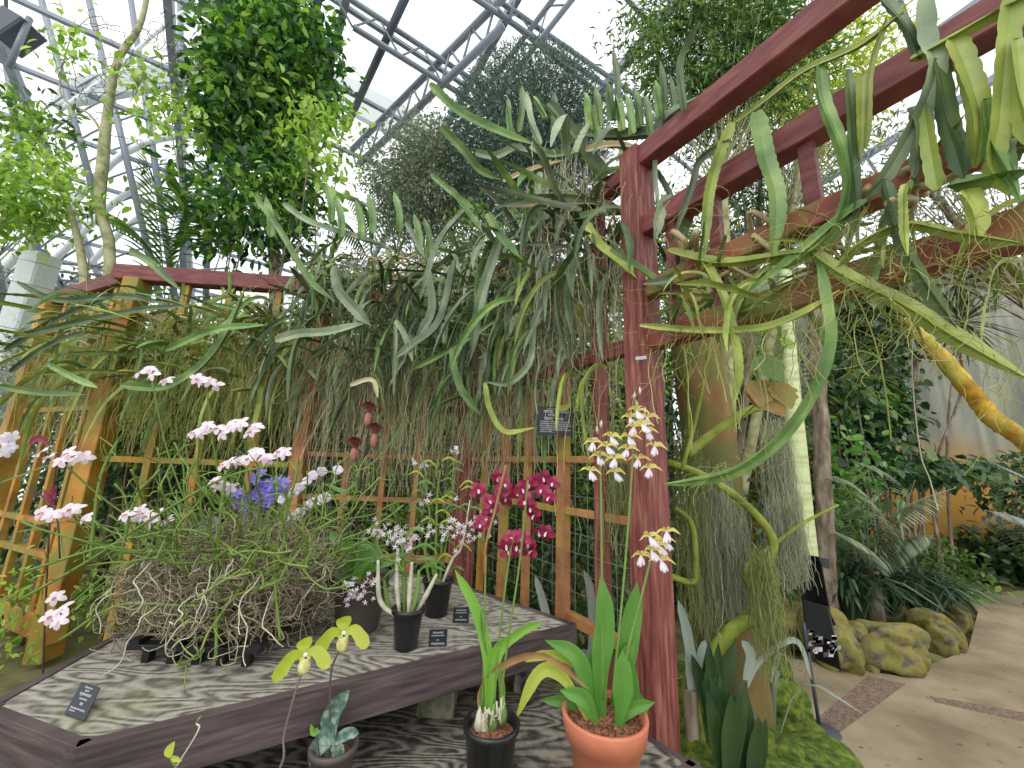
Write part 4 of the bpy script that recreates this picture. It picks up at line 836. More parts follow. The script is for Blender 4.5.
cactus('cactus below the red top beam of the left trellis', V(-2.05, 3.58, 0), V(-2.8, 3.5, 0), 90, [.44, .2, .32, .04], ['st_green', 'st_yel', 'st_grey', 'st_yel'], V(-.4, -1, 0), (2.2, 3.1), 260, (1.4, 2.1), 'airroot_y')
cactus('cactus whose long stems reach toward the white column at far left', V(-2.8, 3.5, 0), V(-3.65, 3.4, 0), 85, [.36, .14, .48, .02], ['st_green', 'st_yel', 'st_green', 'st_yel'], V(-.8, -.7, 0), (2.15, 2.95), 220, (1.5, 2.1), 'airroot_y')
cactus('cactus on the far left receding trellis', B3+dC*.1, B3+dC*1.5, 40, [.3, .2, .48, .02], ['st_yel', 'st_green'], V(-.2, -1, 0), (2.3, 3.1), 160, (1.4, 2.1), 'airroot_y')
cactus('lower hanging cactus layer between the corner post and the trellis sign', A0+dA*.3, A0+dA*1.2, 70, [.6, .15, .2, .05], ['st_green', 'st_grey', 'st_yel'], fA, (2.1, 2.9), 0, sc=(.5, .85), nf=80, nw=3)
cactus('lower hanging cactus layer in front of the middle post', A0+dA*1.2, A1+V(-.3, 0, 0), 80, [.6, .15, .2, .05], ['st_grey', 'st_green', 'st_dark'], V(-.6, -.8, 0), (2.15, 3.0), 0, sc=(.5, .85), nf=80, nw=3)
cactus('lower hanging cactus layer over the centre bay', A1+V(-.3, 0, 0), V(-1.7, 3.6, 0), 90, [.6, .15, .2, .05], ['st_grey', 'st_green', 'st_yel', 'st_dark'], fB, (2.1, 3.0), 0, sc=(.5, .85), nf=80, nw=3)
cactus('tangled cactus heap lying on top of the centre trellis rail', A1+V(-.2, .1, 0), V(-2.2, 3.65, 0), 95, [.15, .3, .4, .15], ['st_grey', 'st_green', 'st_green', 'st_yel'], fB, (3.15, 3.65), 0, sc=(.5, .9), azs=1.6, nf=420, nw=14)
cactus('yellow green cactus mat on the third rail right of the corner post', A0-dA*.15, A0-dA*.75, 46, [.3, .2, .5, 0], ['st_yel', 'st_green', 'st_yel'], fA, (2.2, 2.55), 40, (1.7, 2.1), 'airroot_y', (.3, .6), 1.6, .06, 90, 4)
cactus('yellow green cactus mat on the lower rails at the right edge', A0-dA*.75, A0-dA*1.3, 40, [.3, .3, .4, 0], ['st_yel', 'st_green', 'st_yel'], fA, (2.15, 2.5), 26, (1.9, 2.2), 'airroot_y', (.25, .5), 1.6, .06, 110, 3)
# individually traced long stems
hero = thing('climbing_cactus', PY(760, 60, 1.5), 'long stemmed cactus hanging from the upper right rails with broad scalloped stems', 'cactus')
def yp(x, y=330):
    a = ray(x, y); a = a[0]/a[1]; t_ = (.66-1.9*a)/(.53+.848*a); return 1.9+.848*t_
bigv = None
def hs(path, Yv, w_px, mat, root, wings=3, sc=.15, lobe=.04, nm='stem', twist=.6, ph=None):
    Yv = np.interp(np.linspace(0, 1, len(path)), np.linspace(0, 1, len(np.atleast_1d(Yv))), np.atleast_1d(Yv))
    if root is hero or root is bigv: Yv = [min(yp(x, y)-.10, 1.66) for x, y in path]
    P = [PY(x, y, q) for (x, y), q in zip(path, Yv)]; w_ = w_px/F*np.mean([np.dot(p-EYE, fw) for p in P])*1.05
    m = MB(); wing_stem(m, P, w_, wings, scallop=sc, lobe=lobe, phase=rng.uniform(-.3, .3) if ph is None else ph, twist=twist, vr=.17 if wings < 4 else .45); m.build(nm, M[mat], root, smooth=False)
HS = [([(733, 122), (716, 165), (707, 205), (704, 258)], 1.55, 14, 'st_yel'), ([(756, 112), (765, 160), (775, 200), (772, 260)], 1.5, 22, 'st_green'),
 ([(819, 62), (823, 100), (842, 150), (848, 190), (830, 235), (795, 262), (778, 268)], 1.35, 16, 'st_green'), ([(862, 75), (861, 110), (860, 158)], 1.35, 15, 'st_yel'),
 ([(924, -10), (926, 40), (936, 66), (922, 110), (900, 150), (878, 185), (862, 200)], 1.15, 20, 'st_grey'), ([(911, 108), (919, 130), (914, 178)], 1.12, 18, 'st_grey'),
 ([(952, 38), (968, 80), (978, 120), (975, 168)], 1.1, 26, 'st_yel'), ([(936, 60), (948, 120), (958, 150), (964, 178)], 1.15, 22, 'st_dark'),
 ([(884, 180), (893, 215), (905, 250), (935, 300), (958, 330)], 1.2, 17, 'st_dark'), ([(1012, -10), (1004, 60), (998, 120), (992, 165), (1010, 195)], 1.0, 24, 'st_yel'),
 ([(848, 70), (852, 130), (855, 200), (845, 260)], 1.45, 12, 'st_dark'), ([(886, 20), (870, 70), (868, 120), (866, 150)], 1.3, 8, 'st_yel'),
 ([(735, 122), (765, 100), (805, 70), (860, 45), (905, 10)], [1.6, 1.4], 9, 'st_yel'), ([(965, 190), (975, 210), (978, 240)], 1.15, 22, 'st_yel'),
 ([(938, 190), (930, 140), (925, 100)], 1.15, 18, 'st_yel'), ([(910, 60), (940, 45), (985, 20), (1040, -10)], 1.05, 14, 'st_yel'),
 ([(950, 185), (985, 180), (1030, 170)], 1.1, 22, 'st_green'), ([(1015, 40), (1020, 100), (1035, 150)], 1.0, 22, 'st_yel'),
 ([(985, 100), (990, 140), (1020, 200)], 1.05, 20, 'st_green'), ([(868, 200), (835, 222), (790, 260), (740, 300)], 1.4, 12, 'st_green'),
 ([(700, 252), (724, 300), (737, 360), (734, 405)], 1.5, 12, 'st_yel'), ([(730, 140), (700, 160), (690, 190), (668, 250)], 1.65, 9, 'st_grey'),
 ([(684, 110), (680, 60), (700, 20)], 1.9, 10, 'st_dark'), ([(880, -5), (905, 25), (920, 60)], 1.25, 12, 'st_dark'), ([(835, 270), (860, 245), (905, 225), (960, 235), (1030, 245)], 1.25, 13, 'st_yel')]
for p_, y_, w_, mt in HS: hs(p_, y_, w_*.85, mt, hero)
bigv = thing('climbing_cactus', PY(820, 260, 1.4), 'thick light green cactus stem sweeping across the right side with a branch looping back', 'cactus')
hs([(812, 252), (850, 278), (905, 305), (960, 340), (1030, 380)], [1.4, 1.0], 15, 'st_yel', bigv, 4, .06, .06, twist=.2)
hs([(820, 262), (828, 310), (830, 345), (815, 390), (780, 440), (735, 472), (690, 482), (665, 484)], [1.4, 1.75], 12, 'st_green', bigv, 4, .06, .05, twist=.3)
hs([(668, 250), (720, 262), (780, 256), (812, 252)], [1.7, 1.4], 11, 'st_yel', bigv, 3, .1, .05)
hs([(640, 325), (700, 330), (760, 328), (805, 312), (840, 290)], [1.8, 1.5], 8, 'st_yel', bigv, 3, .05, .05)
m = MB()
for _ in range(240):
    u = rng.uniform(); x, y, q = [(np.interp(u, [0, 1], [812, 1024]), np.interp(u, [0, 1], [240, 380]), 1.3-.35*u), (np.interp(u, [0, .5, 1], [822, 800, 700]), np.interp(u, [0, .5, 1], [262, 410, 480]), 1.5+.2*u), (rng.uniform(680, 1024), rng.uniform(200, 270), 1.35)][rng.choice(3, p=[.35, .15, .5])]
    a = PY(x, y, min(yp(x, y)-.1+rng.normal(0, .05), q+.2)); pts = [a]; d = nrm(rng.normal(0, 1, 3)+V(0, 0, -.6))
    for s in range(rng.integers(5, 10)): d = nrm(d+rng.normal(0, .45, 3)+V(0, 0, -.2)); a = a+d*.03; pts.append(a.copy())
    tube(m, smooth_path(pts, 14), rng.uniform(.0004, .0009), 3, False)
o = m.build('fine_roots', M['airroot_y'], bigv); o['kind'] = 'stuff'
for path in ([(845, 262), (850, 300), (847, 330)], [(915, 320), (912, 370), (920, 450), (930, 480), (938, 510)], [(790, 240), (790, 265), (810, 300), (840, 320)]):
    m = MB(); tube(m, smooth_path([PY(x, y, 1.3) for x, y in path], 24), .0018, 5, False); m.build('aerial_root', M['rootlight'], bigv)
# clump on top of the corner post and at the crown of the middle
crown = thing('climbing_cactus', PY(560, 170, 2.35), 'cactus crown with upright pointed stems and long arching stems left of the corner post', 'cactus')
for p_, y_, w_, mt in [([(430, 84), (460, 112), (500, 132), (535, 145)], [2.1, 2.3], 12, 'st_green'), ([(441, 126), (465, 152), (480, 170), (502, 180)], [2.1, 2.3], 11, 'st_green'), ([(475, 152), (495, 156), (515, 148), (528, 152)], 2.3, 10, 'st_grey'),
  ([(511, 133), (508, 115), (508, 98)], 2.35, 9, 'st_green'), ([(518, 132), (522, 108), (522, 86)], 2.35, 9, 'st_green'), ([(540, 145), (530, 118), (526, 92)], 2.3, 10, 'st_grey'), ([(546, 118), (538, 104), (533, 96)], 2.35, 8, 'st_green'), ([(552, 130), (554, 110), (554, 92)], 2.4, 9, 'st_dark'),
  ([(549, 102), (575, 135), (598, 165), (606, 185)], [2.1, 2.1], 15, 'st_dark'), ([(530, 145), (550, 155), (585, 150)], 2.3, 12, 'st_green'), ([(503, 181), (530, 170), (565, 160)], 2.2, 7, 'st_dry'), ([(502, 205), (550, 203), (600, 202), (625, 212)], 2.1, 8, 'st_dry'), ([(625, 212), (600, 212), (570, 220)], 2.05, 10, 'st_green'),
  ([(540, 172), (537, 200), (545, 228)], 2.15, 10, 'st_grey'), ([(431, 174), (455, 195), (475, 210)], 2.3, 8, 'st_green'), ([(452, 190), (470, 215), (482, 232)], 2.3, 9, 'st_green'), ([(488, 213), (500, 235), (520, 258)], 2.2, 12, 'st_green'), ([(585, 222), (600, 245), (620, 262), (690, 320)], [2.0, 1.8], 13, 'st_yel'),
  ([(610, 250), (640, 268), (668, 290), (688, 302)], 1.75, 10, 'st_green'), ([(668, 195), (660, 215), (655, 238)], 1.72, 15, 'st_grey'), ([(700, 192), (690, 215), (680, 240)], 1.7, 14, 'st_dark'), ([(684, 245), (685, 262), (672, 278), (642, 284)], 1.7, 13, 'st_grey'), ([(500, 240), (480, 300), (470, 360)], 2.3, 14, 'st_grey'),
  ([(655, 145), (655, 180), (658, 205)], 1.8, 7, 'st_grey'), ([(558, 275), (535, 320), (530, 360), (510, 382), (485, 382)], 2.2, 9, 'st_grey'), ([(485, 383), (490, 410), (505, 432), (535, 428)], 2.2, 8, 'st_yel')]:
    hs(p_, y_, w_*.8, mt, crown)
for x, y in [(590, 108), (600, 104), (612, 98), (622, 108), (598, 120), (640, 105), (650, 112), (660, 96), (632, 112)]:
    hs([(x, y+22), (x-2, y+4), (x-5, y-16)], 2.0, 9, 'st_green', crown)
for x, y in [(615, 75), (662, 85), (672, 100)]: hs([(x, y+45), (x+2, y+10), (x-2, y-25)], 2.0, 8, 'st_dark', crown)
hs([(560, 128), (600, 135), (650, 132), (670, 115), (700, 96)], [2.2, 1.9], 13, 'st_dark', crown); hs([(585, 150), (610, 145), (640, 148)], 2.0, 8, 'st_dry', crown)
m = hroots(lambda u: PY(540+70*u, 150, 2.2), 45, 2.1, 2.5, .08, .0022, .015); o = m.build('hanging_roots', M['rootlight'], crown); o['kind'] = 'stuff'
left = thing('climbing_cactus', PY(200, 300, 3.0), 'cactus with long pointed blades fanning out across the left trellis top', 'cactus')
for p_, y_, w_, mt in [([(14, 337), (80, 322), (140, 310), (190, 306)], 3.0, 8, 'st_dark'), ([(0, 386), (40, 393), (85, 395)], 2.8, 8, 'st_green'), ([(48, 363), (75, 378), (98, 388)], 2.8, 8, 'st_green'), ([(18, 282), (60, 300), (120, 296), (165, 304)], 3.0, 8, 'st_dark'), ([(255, 195), (280, 230), (310, 280), (335, 302)], 2.9, 8, 'st_green'), ([(283, 203), (310, 222), (350, 235), (385, 245)], 3.0, 8, 'st_grey'),
  ([(275, 340), (300, 334), (330, 332), (370, 322)], 2.7, 12, 'st_grey'), ([(335, 265), (340, 290), (358, 312), (370, 325)], 2.7, 14, 'st_grey'), ([(396, 320), (405, 335), (413, 362)], 2.5, 8, 'st_grey'), ([(413, 368), (440, 355), (465, 340), (500, 318)], 2.5, 7, 'st_green'), ([(455, 260), (440, 320), (412, 345), (395, 358)], 2.5, 11, 'st_grey'), ([(428, 268), (432, 310), (415, 340)], 2.5, 11, 'st_grey'),
  ([(165, 350), (215, 330), (265, 325)], 2.7, 9, 'st_green'), ([(120, 385), (170, 385), (215, 350), (245, 290)], 2.8, 10, 'st_green'), ([(452, 348), (460, 385), (480, 415)], 2.4, 10, 'st_green'), ([(350, 385), (372, 380), (378, 398)], 2.6, 6, 'airroot'), ([(406, 222), (415, 238), (425, 258)], 2.6, 7, 'st_grey'), ([(5, 350), (60, 318), (110, 298)], 3.1, 7, 'st_dark'), ([(10, 372), (50, 345), (90, 330)], 3.0, 7, 'st_dark'), ([(130, 250), (150, 262), (180, 290)], 3.1, 9, 'st_green'), ([(470, 205), (440, 240), (420, 300)], 2.4, 8, 'st_grey')]:
    hs(p_, y_, w_*.85, mt, left)
for x, y in [(340, 215), (360, 218), (372, 212), (398, 210), (418, 232), (428, 236), (270, 215), (330, 200)]: hs([(x, y+22), (x+1, y+5), (x-4, y-18)], 2.9, 8, 'st_green', left)
# extra curtains of hanging roots round the posts
for nm, a, b, n_, z0, z1, mt in [('pale root curtain hanging beside the middle post', A1+V(.05, -.1, 0), A1+dA*-.7+V(0, -.1, 0), 80, 1.2, 1.9, 'airroot'), ('pale root curtain hanging in the centre bay', A1+V(-.1, -.12, 0), A1+V(-1.3, -.12, 0), 200, 1.1, 1.9, 'airroot'), ('yellowish root curtain over the left trellis', B2+V(0, -.12, 0), B3+V(.3, -.12, 0), 240, 1.5, 2.2, 'airroot_y')]:
    m = hroots(lambda u: a*(1-u)+b*u+V(0, 0, 2.75), n_, z0, z1, .07, .0017, .022); m.build('root_curtain', M[mt], label=nm, cat='aerial roots', kind='stuff')
# ------------------------------------------------------------------ foliage helpers
def clumps(c, r_, n_c, per, spread, shell=.55):
    c = np.asarray(c, float); r_ = np.asarray(r_, float); d = nrm(rng.normal(0, 1, (n_c, 3))); q = rng.uniform(shell, 1, n_c)[:, None]
    cc = c+d*q*r_; P = np.repeat(cc, per, 0)+rng.normal(0, spread, (n_c*per, 3)); D = np.repeat(nrm(cc-c), per, 0)*.5+rng.normal(0, .7, (n_c*per, 3))+V(0, 0, -.25)
    return cc, P, D
def shrub(name, label, cat, c, r_, n_c, per, L, W, mat, group=None, stems=5, hi=True, spread=None, zmin=.03, trunk='trunk_grey', nj=.5):
    c = np.asarray(c, float); base = V(c[0], c[1], 0); t = thing(name, base, label, cat, group)
    cc, P, D = clumps(c, r_, n_c, per, spread or L*1.1)
    k = P[:, 2] > zmin; m = MB(); leaves(m, P[k], D[k], L*rng.uniform(.6, 1.25, k.sum()), W, hi, nj); m.build('foliage', M[mat], t)
    m = MB()
    for q in range(stems):
        e = cc[rng.integers(n_c)]; b = base+V(*rng.normal(0, .08, 2), 0); tube(m, smooth_path([b, (b+e)/2+V(*rng.normal(0, .1, 2), .1), e], 12), [.02, .012, .006], 6)
    if stems: m.build('branches', M[trunk], t)
    return t
def at(x, y, Yv): return PY(x, y, Yv)
# dense background behind the trellis
for (x, y, Yv, rx, rz, n_c, mt, L, lab) in [
  (150, 440, 5.2, 1.0, 1.0, 130, 'lf_dark', .11, 'dark leafy bush behind the basket orchid seen between the pink blooms'),
  (270, 430, 5.0, .7, 1.1, 120, 'lf_dark', .12, 'dark glossy bush behind the violet flowers'),
  (380, 470, 5.4, .9, .9, 120, 'lf_mid', .09, 'mid green bush behind the centre trellis bay'),
  (450, 380, 6.4, 1.2, 1.0, 110, 'lf_mid', .10, 'pale green bush high behind the root curtain'),
  (540, 470, 4.6, .8, 1.0, 140, 'lf_mid', .08, 'green bush behind the crimson flowers'),
  (610, 400, 4.8, .7, 1.1, 120, 'lf_bright', .07, 'yellow green bush left of the corner post'),
  (360, 590, 4.8, .9, .5, 90, 'lf_dark', .12, 'dark low shrub below the centre trellis rails'),
  (560, 600, 4.2, .8, .6, 90, 'lf_dark', .10, 'dark low shrub behind the table corner'),
  (30, 470, 5.6, 1.0, 1.2, 120, 'lf_mid', .10, 'green shrub behind the yellow trellis at far left'),
  (30, 400, 4.6, .5, .8, 60, 'lf_grey', .09, 'silvery leaved shrub at the far left edge'),
  (240, 350, 6.6, 1.4, .9, 110, 'lf_yel', .10, 'yellow green bush behind the left trellis top'),
  (330, 400, 7.5, 2.0, 1.3, 120, 'lf_dark', .14, 'far dark bush behind the centre trellis'),
  (60, 330, 8.0, 1.6, 1.4, 80, 'lf_dark', .14, 'far dark bush beside the white column'),
  (690, 420, 5.6, .8, 1.5, 120, 'lf_dark', .10, 'green bush right of the corner post'),
  (730, 560, 4.8, .8, .8, 120, 'lf_dark', .10, 'dark bush behind the hanging moss'),
  (760, 440, 6.0, .9, 1.2, 120, 'lf_dark', .10, 'dark bush behind the pale green trunk'),
  (740, 330, 7.0, 1.2, 1.0, 80, 'lf_bright', .10, 'light green bush far behind the pale trunk'),
  (480, 560, 5.6, 1.2, .8, 90, 'lf_dark', .11, 'dark shrub beyond the middle post'),
  (420, 470, 4.7, .8, .9, 110, 'lf_bright', .07, 'fresh green bush close behind the centre trellis rails'),
  (480, 300, 6.8, 1.4, .9, 110, 'lf_olive', .09, 'grey green bush high behind the middle post'),
  (610, 320, 6.4, 1.2, 1.0, 130, 'lf_mid', .10, 'green bush showing between the corner post and the plum struts'),
  (690, 250, 7.4, 1.3, 1.3, 120, 'lf_mid', .12, 'tall green bush behind the corner post top'),
  (380, 285, 5.6, 1.2, .55, 120, 'lf_olive', .08, 'grey olive bush showing above the centre trellis rail'),
  (500, 250, 5.2, .9, .7, 110, 'lf_mid', .08, 'green bush directly behind the cactus crown'),
  (560, 315, 5.0, .9, .8, 150, 'lf_dark', .09, 'dark bush close behind the hanging cactus left of the corner post'),
  (450, 330, 5.2, .9, .8, 150, 'lf_dark', .09, 'dark bush close behind the cactus at the middle post'),
  (350, 330, 5.2, .9, .7, 120, 'lf_mid', .09, 'mid green bush close behind the centre cactus curtain'),
  (640, 260, 5.4, .9, .8, 110, 'lf_mid', .09, 'green bush close behind the upper half of the corner post'),
  (180, 400, 4.8, .8, .8, 100, 'lf_yel', .08, 'yellow green bush close behind the left trellis struts'),
  ]:
    shrub('leafy_shrub', lab, 'shrub', at(x, y, Yv), (rx, .7, rz), n_c, 22, L, .5, mt, hi=L > .09)
mb = MB()
for nm, x0, x1, Yh, z1, n_ in (('long dark green hedge closing the view behind the trellis', -10, 3.6, 8.6, 4.7, 15000),):
    P = np.stack([rng.uniform(x0, x1, n_), Yh+rng.normal(0, .35, n_), rng.uniform(0, 1, n_)**.8*z1*(1+.12*np.sin(np.arange(n_)))], 1); m = MB(); leaves(m, P, rng.normal(0, 1, (n_, 3))+V(0, -.6, -.2), rng.uniform(.12, .24, n_), .5, True)
    t = thing('hedge', V((x0+x1)/2, Yh, 0), nm, 'hedge'); m.build('foliage', M['lf_dark'], t); m = MB(); 
    for k in range(30): x = x0+(x1-x0)*k/29; tube(m, [V(x, Yh+.3, 0), V(x+.1, Yh+.3, z1*.9)], .06, 6)
    m.build('trunks', M['trunk_grey'], t)
    m = MB(); beam(m, V((x0+x1)/2, Yh+.75, 0), V((x0+x1)/2, Yh+.75, z1*.86), V((x1-x0)/2, 0, 0), V(0, .1, 0)); m.build('inner_growth', M['lf_dark'], t, smooth=False)
# low ground growth
for (x, y, Yv, rx, rz, n_c, mt, L, lab) in [(20, 610, 3.6, .8, .3, 40, 'lf_bright', .07, 'light green seedlings growing under the yellow trellis'), (150, 560, 3.9, .8, .4, 50, 'lf_bright', .08, 'bright green ground cover behind the basket orchid')]:
    shrub('ground_cover', lab, 'plant', at(x, y, Yv), (rx, .5, rz), n_c, 16, L, .5, mt, stems=3)
# ------------------------------------------------------------------ trees
def tree(label, c, r_, n_c, per, L, W, mat, name='broadleaf_tree', hi=True, base=None, spread=None, extra=None, nj=.5, nb=34, trunk_r=.07, shell=.35, tm='trunk_grey'):
    c = np.asarray(c, float); base = V(c[0], c[1], 0) if base is None else np.asarray(base, float); t = thing(name, base, label, 'tree')
    cc, P, D = clumps(c, r_, n_c, per, spread or L*1.2, shell); m = MB(); leaves(m, P, D, L*rng.uniform(.6, 1.25, len(P)), W, hi, nj); m.build('foliage', M[mat], t)
    if extra:
        k = rng.choice(n_c, n_c//5); P2 = np.repeat(cc[k], 10, 0)+rng.normal(0, L, (len(k)*10, 3)); m = MB(); leaves(m, P2, rng.normal(0, .7, P2.shape)+V(0, -.4, -.3), L*rng.uniform(.8, 1.2, len(P2)), W, hi); m.build('new_leaves', M[extra], t)
    m = MB(); top = c+V(0, 0, r_[2]*.5); tube(m, smooth_path([base, base*.5+c*.5+V(.06, 0, 0), c, top], 20), [trunk_r, trunk_r*.8, trunk_r*.5, trunk_r*.2], 10); m.build('trunk', M[tm], t)
    m = MB()
    for q in range(min(n_c, nb)):
        e = cc[q]; s0 = base*.3+c*.7+(top-c)*rng.uniform(-.4, .8); tube(m, smooth_path([s0, (s0+e)/2+V(0, 0, -.05), e], 8), [.012, .007, .003], 5)
    m.build('branches', M[tm], t); return t
tree('tall dense tree with broad glossy leaves at upper left, bright new leaf tips', at(266, 75, 5.6), (1.12, .9, 2.1), 520, 24, .17, .52, 'lf_tree', extra='lf_bright', base=V(-3.0, 5.6, 0), trunk_r=.1)
shrub('leafy_shrub', 'broad leaved growth at the foot of the tall dense tree above the left trellis', 'shrub', at(250, 205, 5.4), (1.15, .7, .8), 110, 22, .16, .5, 'lf_tree', stems=4)
shrub('leafy_shrub', 'bright leaved shoots on the right side of the tall dense tree', 'shrub', at(318, 150, 5.2), (.42, .5, .95), 30, 18, .15, .5, 'lf_bright', stems=3)
tree('olive grey small leaved tree above the centre trellis', at(432, 185, 6.0), (1.15, .9, 1.35), 480, 46, .075, .4, 'lf_olive', 'small_leaved_tree', False, spread=.12)
tree('small blue green tree of fine twigs behind the cactus crown', at(535, 110, 5.4), (1.0, .9, 1.25), 10, 4, .03, .3, 'lf_blue', 'pencil_tree', False)
m = MB(); c = at(530, 140, 5.4); n_ = 38000
d = nrm(rng.normal(0, 1, (n_, 3)))*rng.uniform(0, 1, (n_, 1))**.5; P = c+d*V(1.35, 1.0, 1.6)
leaves(m, P, d*.7+rng.normal(0, .6, (n_, 3))+V(0, 0, .25), rng.uniform(.06, .13, n_), .10, False); 
o = m.build('twig', M['lf_blue'], bpy.data.objects['pencil_tree']); o['kind'] = 'stuff'
tree('overhanging tree with drooping narrow leaves above the corner post', at(715, 50, 3.7), (1.25, .8, 1.2), 330, 40, .11, .17, 'lf_mid', 'drooping_tree', False, base=V(2.1, 4.0, 0), spread=.14, tm='trunk_tan')
tree('yellow green fine leaved tree behind the upper right rails', at(810, 90, 4.6), (1.6, .8, 1.0), 200, 28, .10, .35, 'lf_yel', 'fine_leaved_tree', False, base=V(2.5, 5.0, 0), spread=.16, tm='trunk_tan', shell=.2)
tree('thin foliaged tree behind the third rail at right', at(760, 190, 5.5), (1.4, .6, .9), 130, 24, .12, .2, 'lf_mid', 'fine_leaved_tree', False, base=V(2.7, 5.3, 0), spread=.16, shell=.2)
tree('tree with narrow grey green leaves seen over the rails at the top right corner', at(930, 190, 3.8), (1.6, .7, .9), 60, 24, .11, .2, 'lf_olive', 'drooping_tree', False, base=V(8.5, 4.5, 0), spread=.16, shell=.2)
# bare vine trunk, top left
t = thing('vine_tree', at(110, 300, 4.6)*V(1, 1, 0), 'slender tan trunk climbing at upper left with scattered pale green leaves', 'tree')
def limb(path, Yv, r_, root, mat='trunk_tan', nm='trunk', k=8):
    m = MB(); tube(m, smooth_path([PY(x, y, Yv) for x, y in path], 30), r_, k); m.build(nm, M[mat], root)
limb([(70, 650), (98, 400), (110, 255), (100, 210), (103, 160), (108, 110), (118, 60), (140, 25), (150, -20)], 4.6, [.08, .065, .055, .07, .05, .04, .03], t)
limb([(84, 390), (86, 300), (78, 240), (62, 190), (40, 150)], 4.6, [.06, .05, .03, .02], t, nm='branch')
limb([(106, 140), (90, 115), (60, 90), (75, 20)], 4.6, [.02, .012, .006], t, nm='branch'); limb([(118, 60), (150, 90), (170, 130), (180, 180)], 4.6, [.02, .012, .006], t, nm='branch')
m = MB(); cc = [(70, 40, 14), (66, 55, 12), (90, 30, 10), (130, 70, 16), (150, 85, 20), (160, 100, 22), (175, 120, 22), (140, 60, 12), (20, 110, 22), (30, 130, 24), (15, 150, 20), (45, 125, 14), (85, 60, 10), (60, 165, 10), (150, 115, 14), (110, 200, 10), (190, 110, 14), (130, 120, 10), (55, 60, 8)]
for x, y, n_ in cc:
    c = at(x, y, 4.5); P = c+rng.normal(0, .13, (n_*2, 3)); leaves(m, P, rng.normal(0, .6, P.shape)+V(0, -.2, -.8), rng.uniform(.08, .16, len(P)), .55, True)
m.build('foliage', M['lf_bright'], t)
m = MB()
for _ in range(46):
    a = at(rng.uniform(60, 190), rng.uniform(0, 140), 4.6); pts = [a]; q = nrm(rng.normal(0, 1, 3))
    for s in range(9): q = nrm(q+rng.normal(0, .5, 3)+V(0, 0, -.1)); a = a+q*.09; pts.append(a.copy())
    tube(m, smooth_path(pts, 16), .005, 4, False)
m.build('twigs', M['trunk_grey'], t)
tree('light green leafy tree at the left edge under the roof', at(15, 190, 4.4), (.8, .6, .6), 90, 20, .11, .5, 'lf_bright', nb=5, base=V(-8.4, 5.4, 0), tm='trunk_tan', trunk_r=.04)
shrub('leafy_shrub', 'loose green foliage hanging beside the fan housing', 'shrub', at(25, 130, 4.6), (.6, .5, .5), 30, 14, .12, .5, 'lf_mid', stems=2)
def frond(root, path, Yv, Lp, mat, n_=26, Wd=.12, nm='frond', droop=.3):
    m = MB(); P = smooth_path([PY(x, y, q) for (x, y), q in zip(path, np.interp(np.linspace(0, 1, len(path)), [0, 1], Yv))], n_); tube(m, P, [.008, .003], 5)
    tg = nrm(np.gradient(P, axis=0))
    for s in range(2, n_):
        L = Lp*sin(pi*min(1, .2+.85*s/n_))+.02
        for sg in (-1, 1):
            sd = nrm(np.cross(tg[s], V(0, 0, 1)))*sg; d = nrm(sd+tg[s]*.6+V(0, 0, -droop)); blade(m, [P[s], P[s]+d*L*.5, P[s]+d*L+V(0, 0, -L*droop*.5)], L*Wd, 5, .2, V(0, 0, 1), STRAP)
    m.build(nm, M[mat], root)
t = thing('palm', at(170, 300, 5.0)*V(1, 1, 0), 'small palm with arching fronds between the vine trunk and dense tree', 'palm')
for pth in ([(165, 300), (160, 240), (150, 180), (140, 140)], [(160, 300), (140, 240), (110, 215), (70, 215)], [(168, 300), (185, 230), (180, 190), (165, 160)], [(165, 290), (175, 220), (200, 190)]): frond(t, pth, (5.0, 4.8), .40, 'lf_mid', 30, .11)
tube_m = MB(); tube(tube_m, [at(165, 300, 5.0)*V(1, 1, 0), at(165, 300, 5.0)], .06, 8); tube_m.build('trunk', M['trunk_grey'], t)
t = thing('palm', at(372, 260, 7.0)*V(1, 1, 0), 'grey green palm crown low behind the centre trellis top', 'palm')
for pth in ([(372, 260), (365, 215), (340, 190)], [(372, 260), (378, 210), (372, 170)], [(375, 260), (395, 210), (400, 180)], [(370, 262), (350, 230), (325, 230)]): frond(t, pth, (7.0, 6.8), .5, 'lf_mid', 26, .08)
tube_m = MB(); tube(tube_m, [at(372, 260, 7.0)*V(1, 1, 0), at(372, 260, 7.0)], .08, 8); tube_m.build('trunk', M['trunk_grey'], t)
# ------------------------------------------------------------------ right side
b = PY(716, 500, 2.75); t = thing('mossy_tree', V(b[0], b[1], 0), 'thick orange brown mossy tree trunk behind the corner post', 'tree trunk')
m = MB(); pts = smooth_path([V(b[0]+.05, b[1], 0), V(b[0], b[1], .9), V(b[0]-.02, b[1], 1.8), V(b[0]-.1, b[1], 2.9)], 40); tube(m, pts, [.20, .18, .175, .17], 24); m.build('trunk', M['trunk_moss'], t)
b = PY(800, 500, 3.9); t = thing('bare_tree', V(b[0], b[1], 0), 'smooth pale green bare trunk behind the black information board', 'tree trunk')
m = MB(); tube(m, smooth_path([PY(818, 640, 3.9)*V(1, 1, 0)+V(0, 0, .0), PY(806, 548, 3.9), PY(797, 450, 3.9), PY(788, 330, 3.9), PY(784, 240, 3.9)], 40), [.095, .09, .085, .06, .055], 16); m.build('trunk', M['trunk_pale'], t)
b = PY(822, 500, 4.4); t = thing('bare_tree', V(b[0], b[1], 0), 'rough grey brown trunk right of the pale green trunk', 'tree trunk')
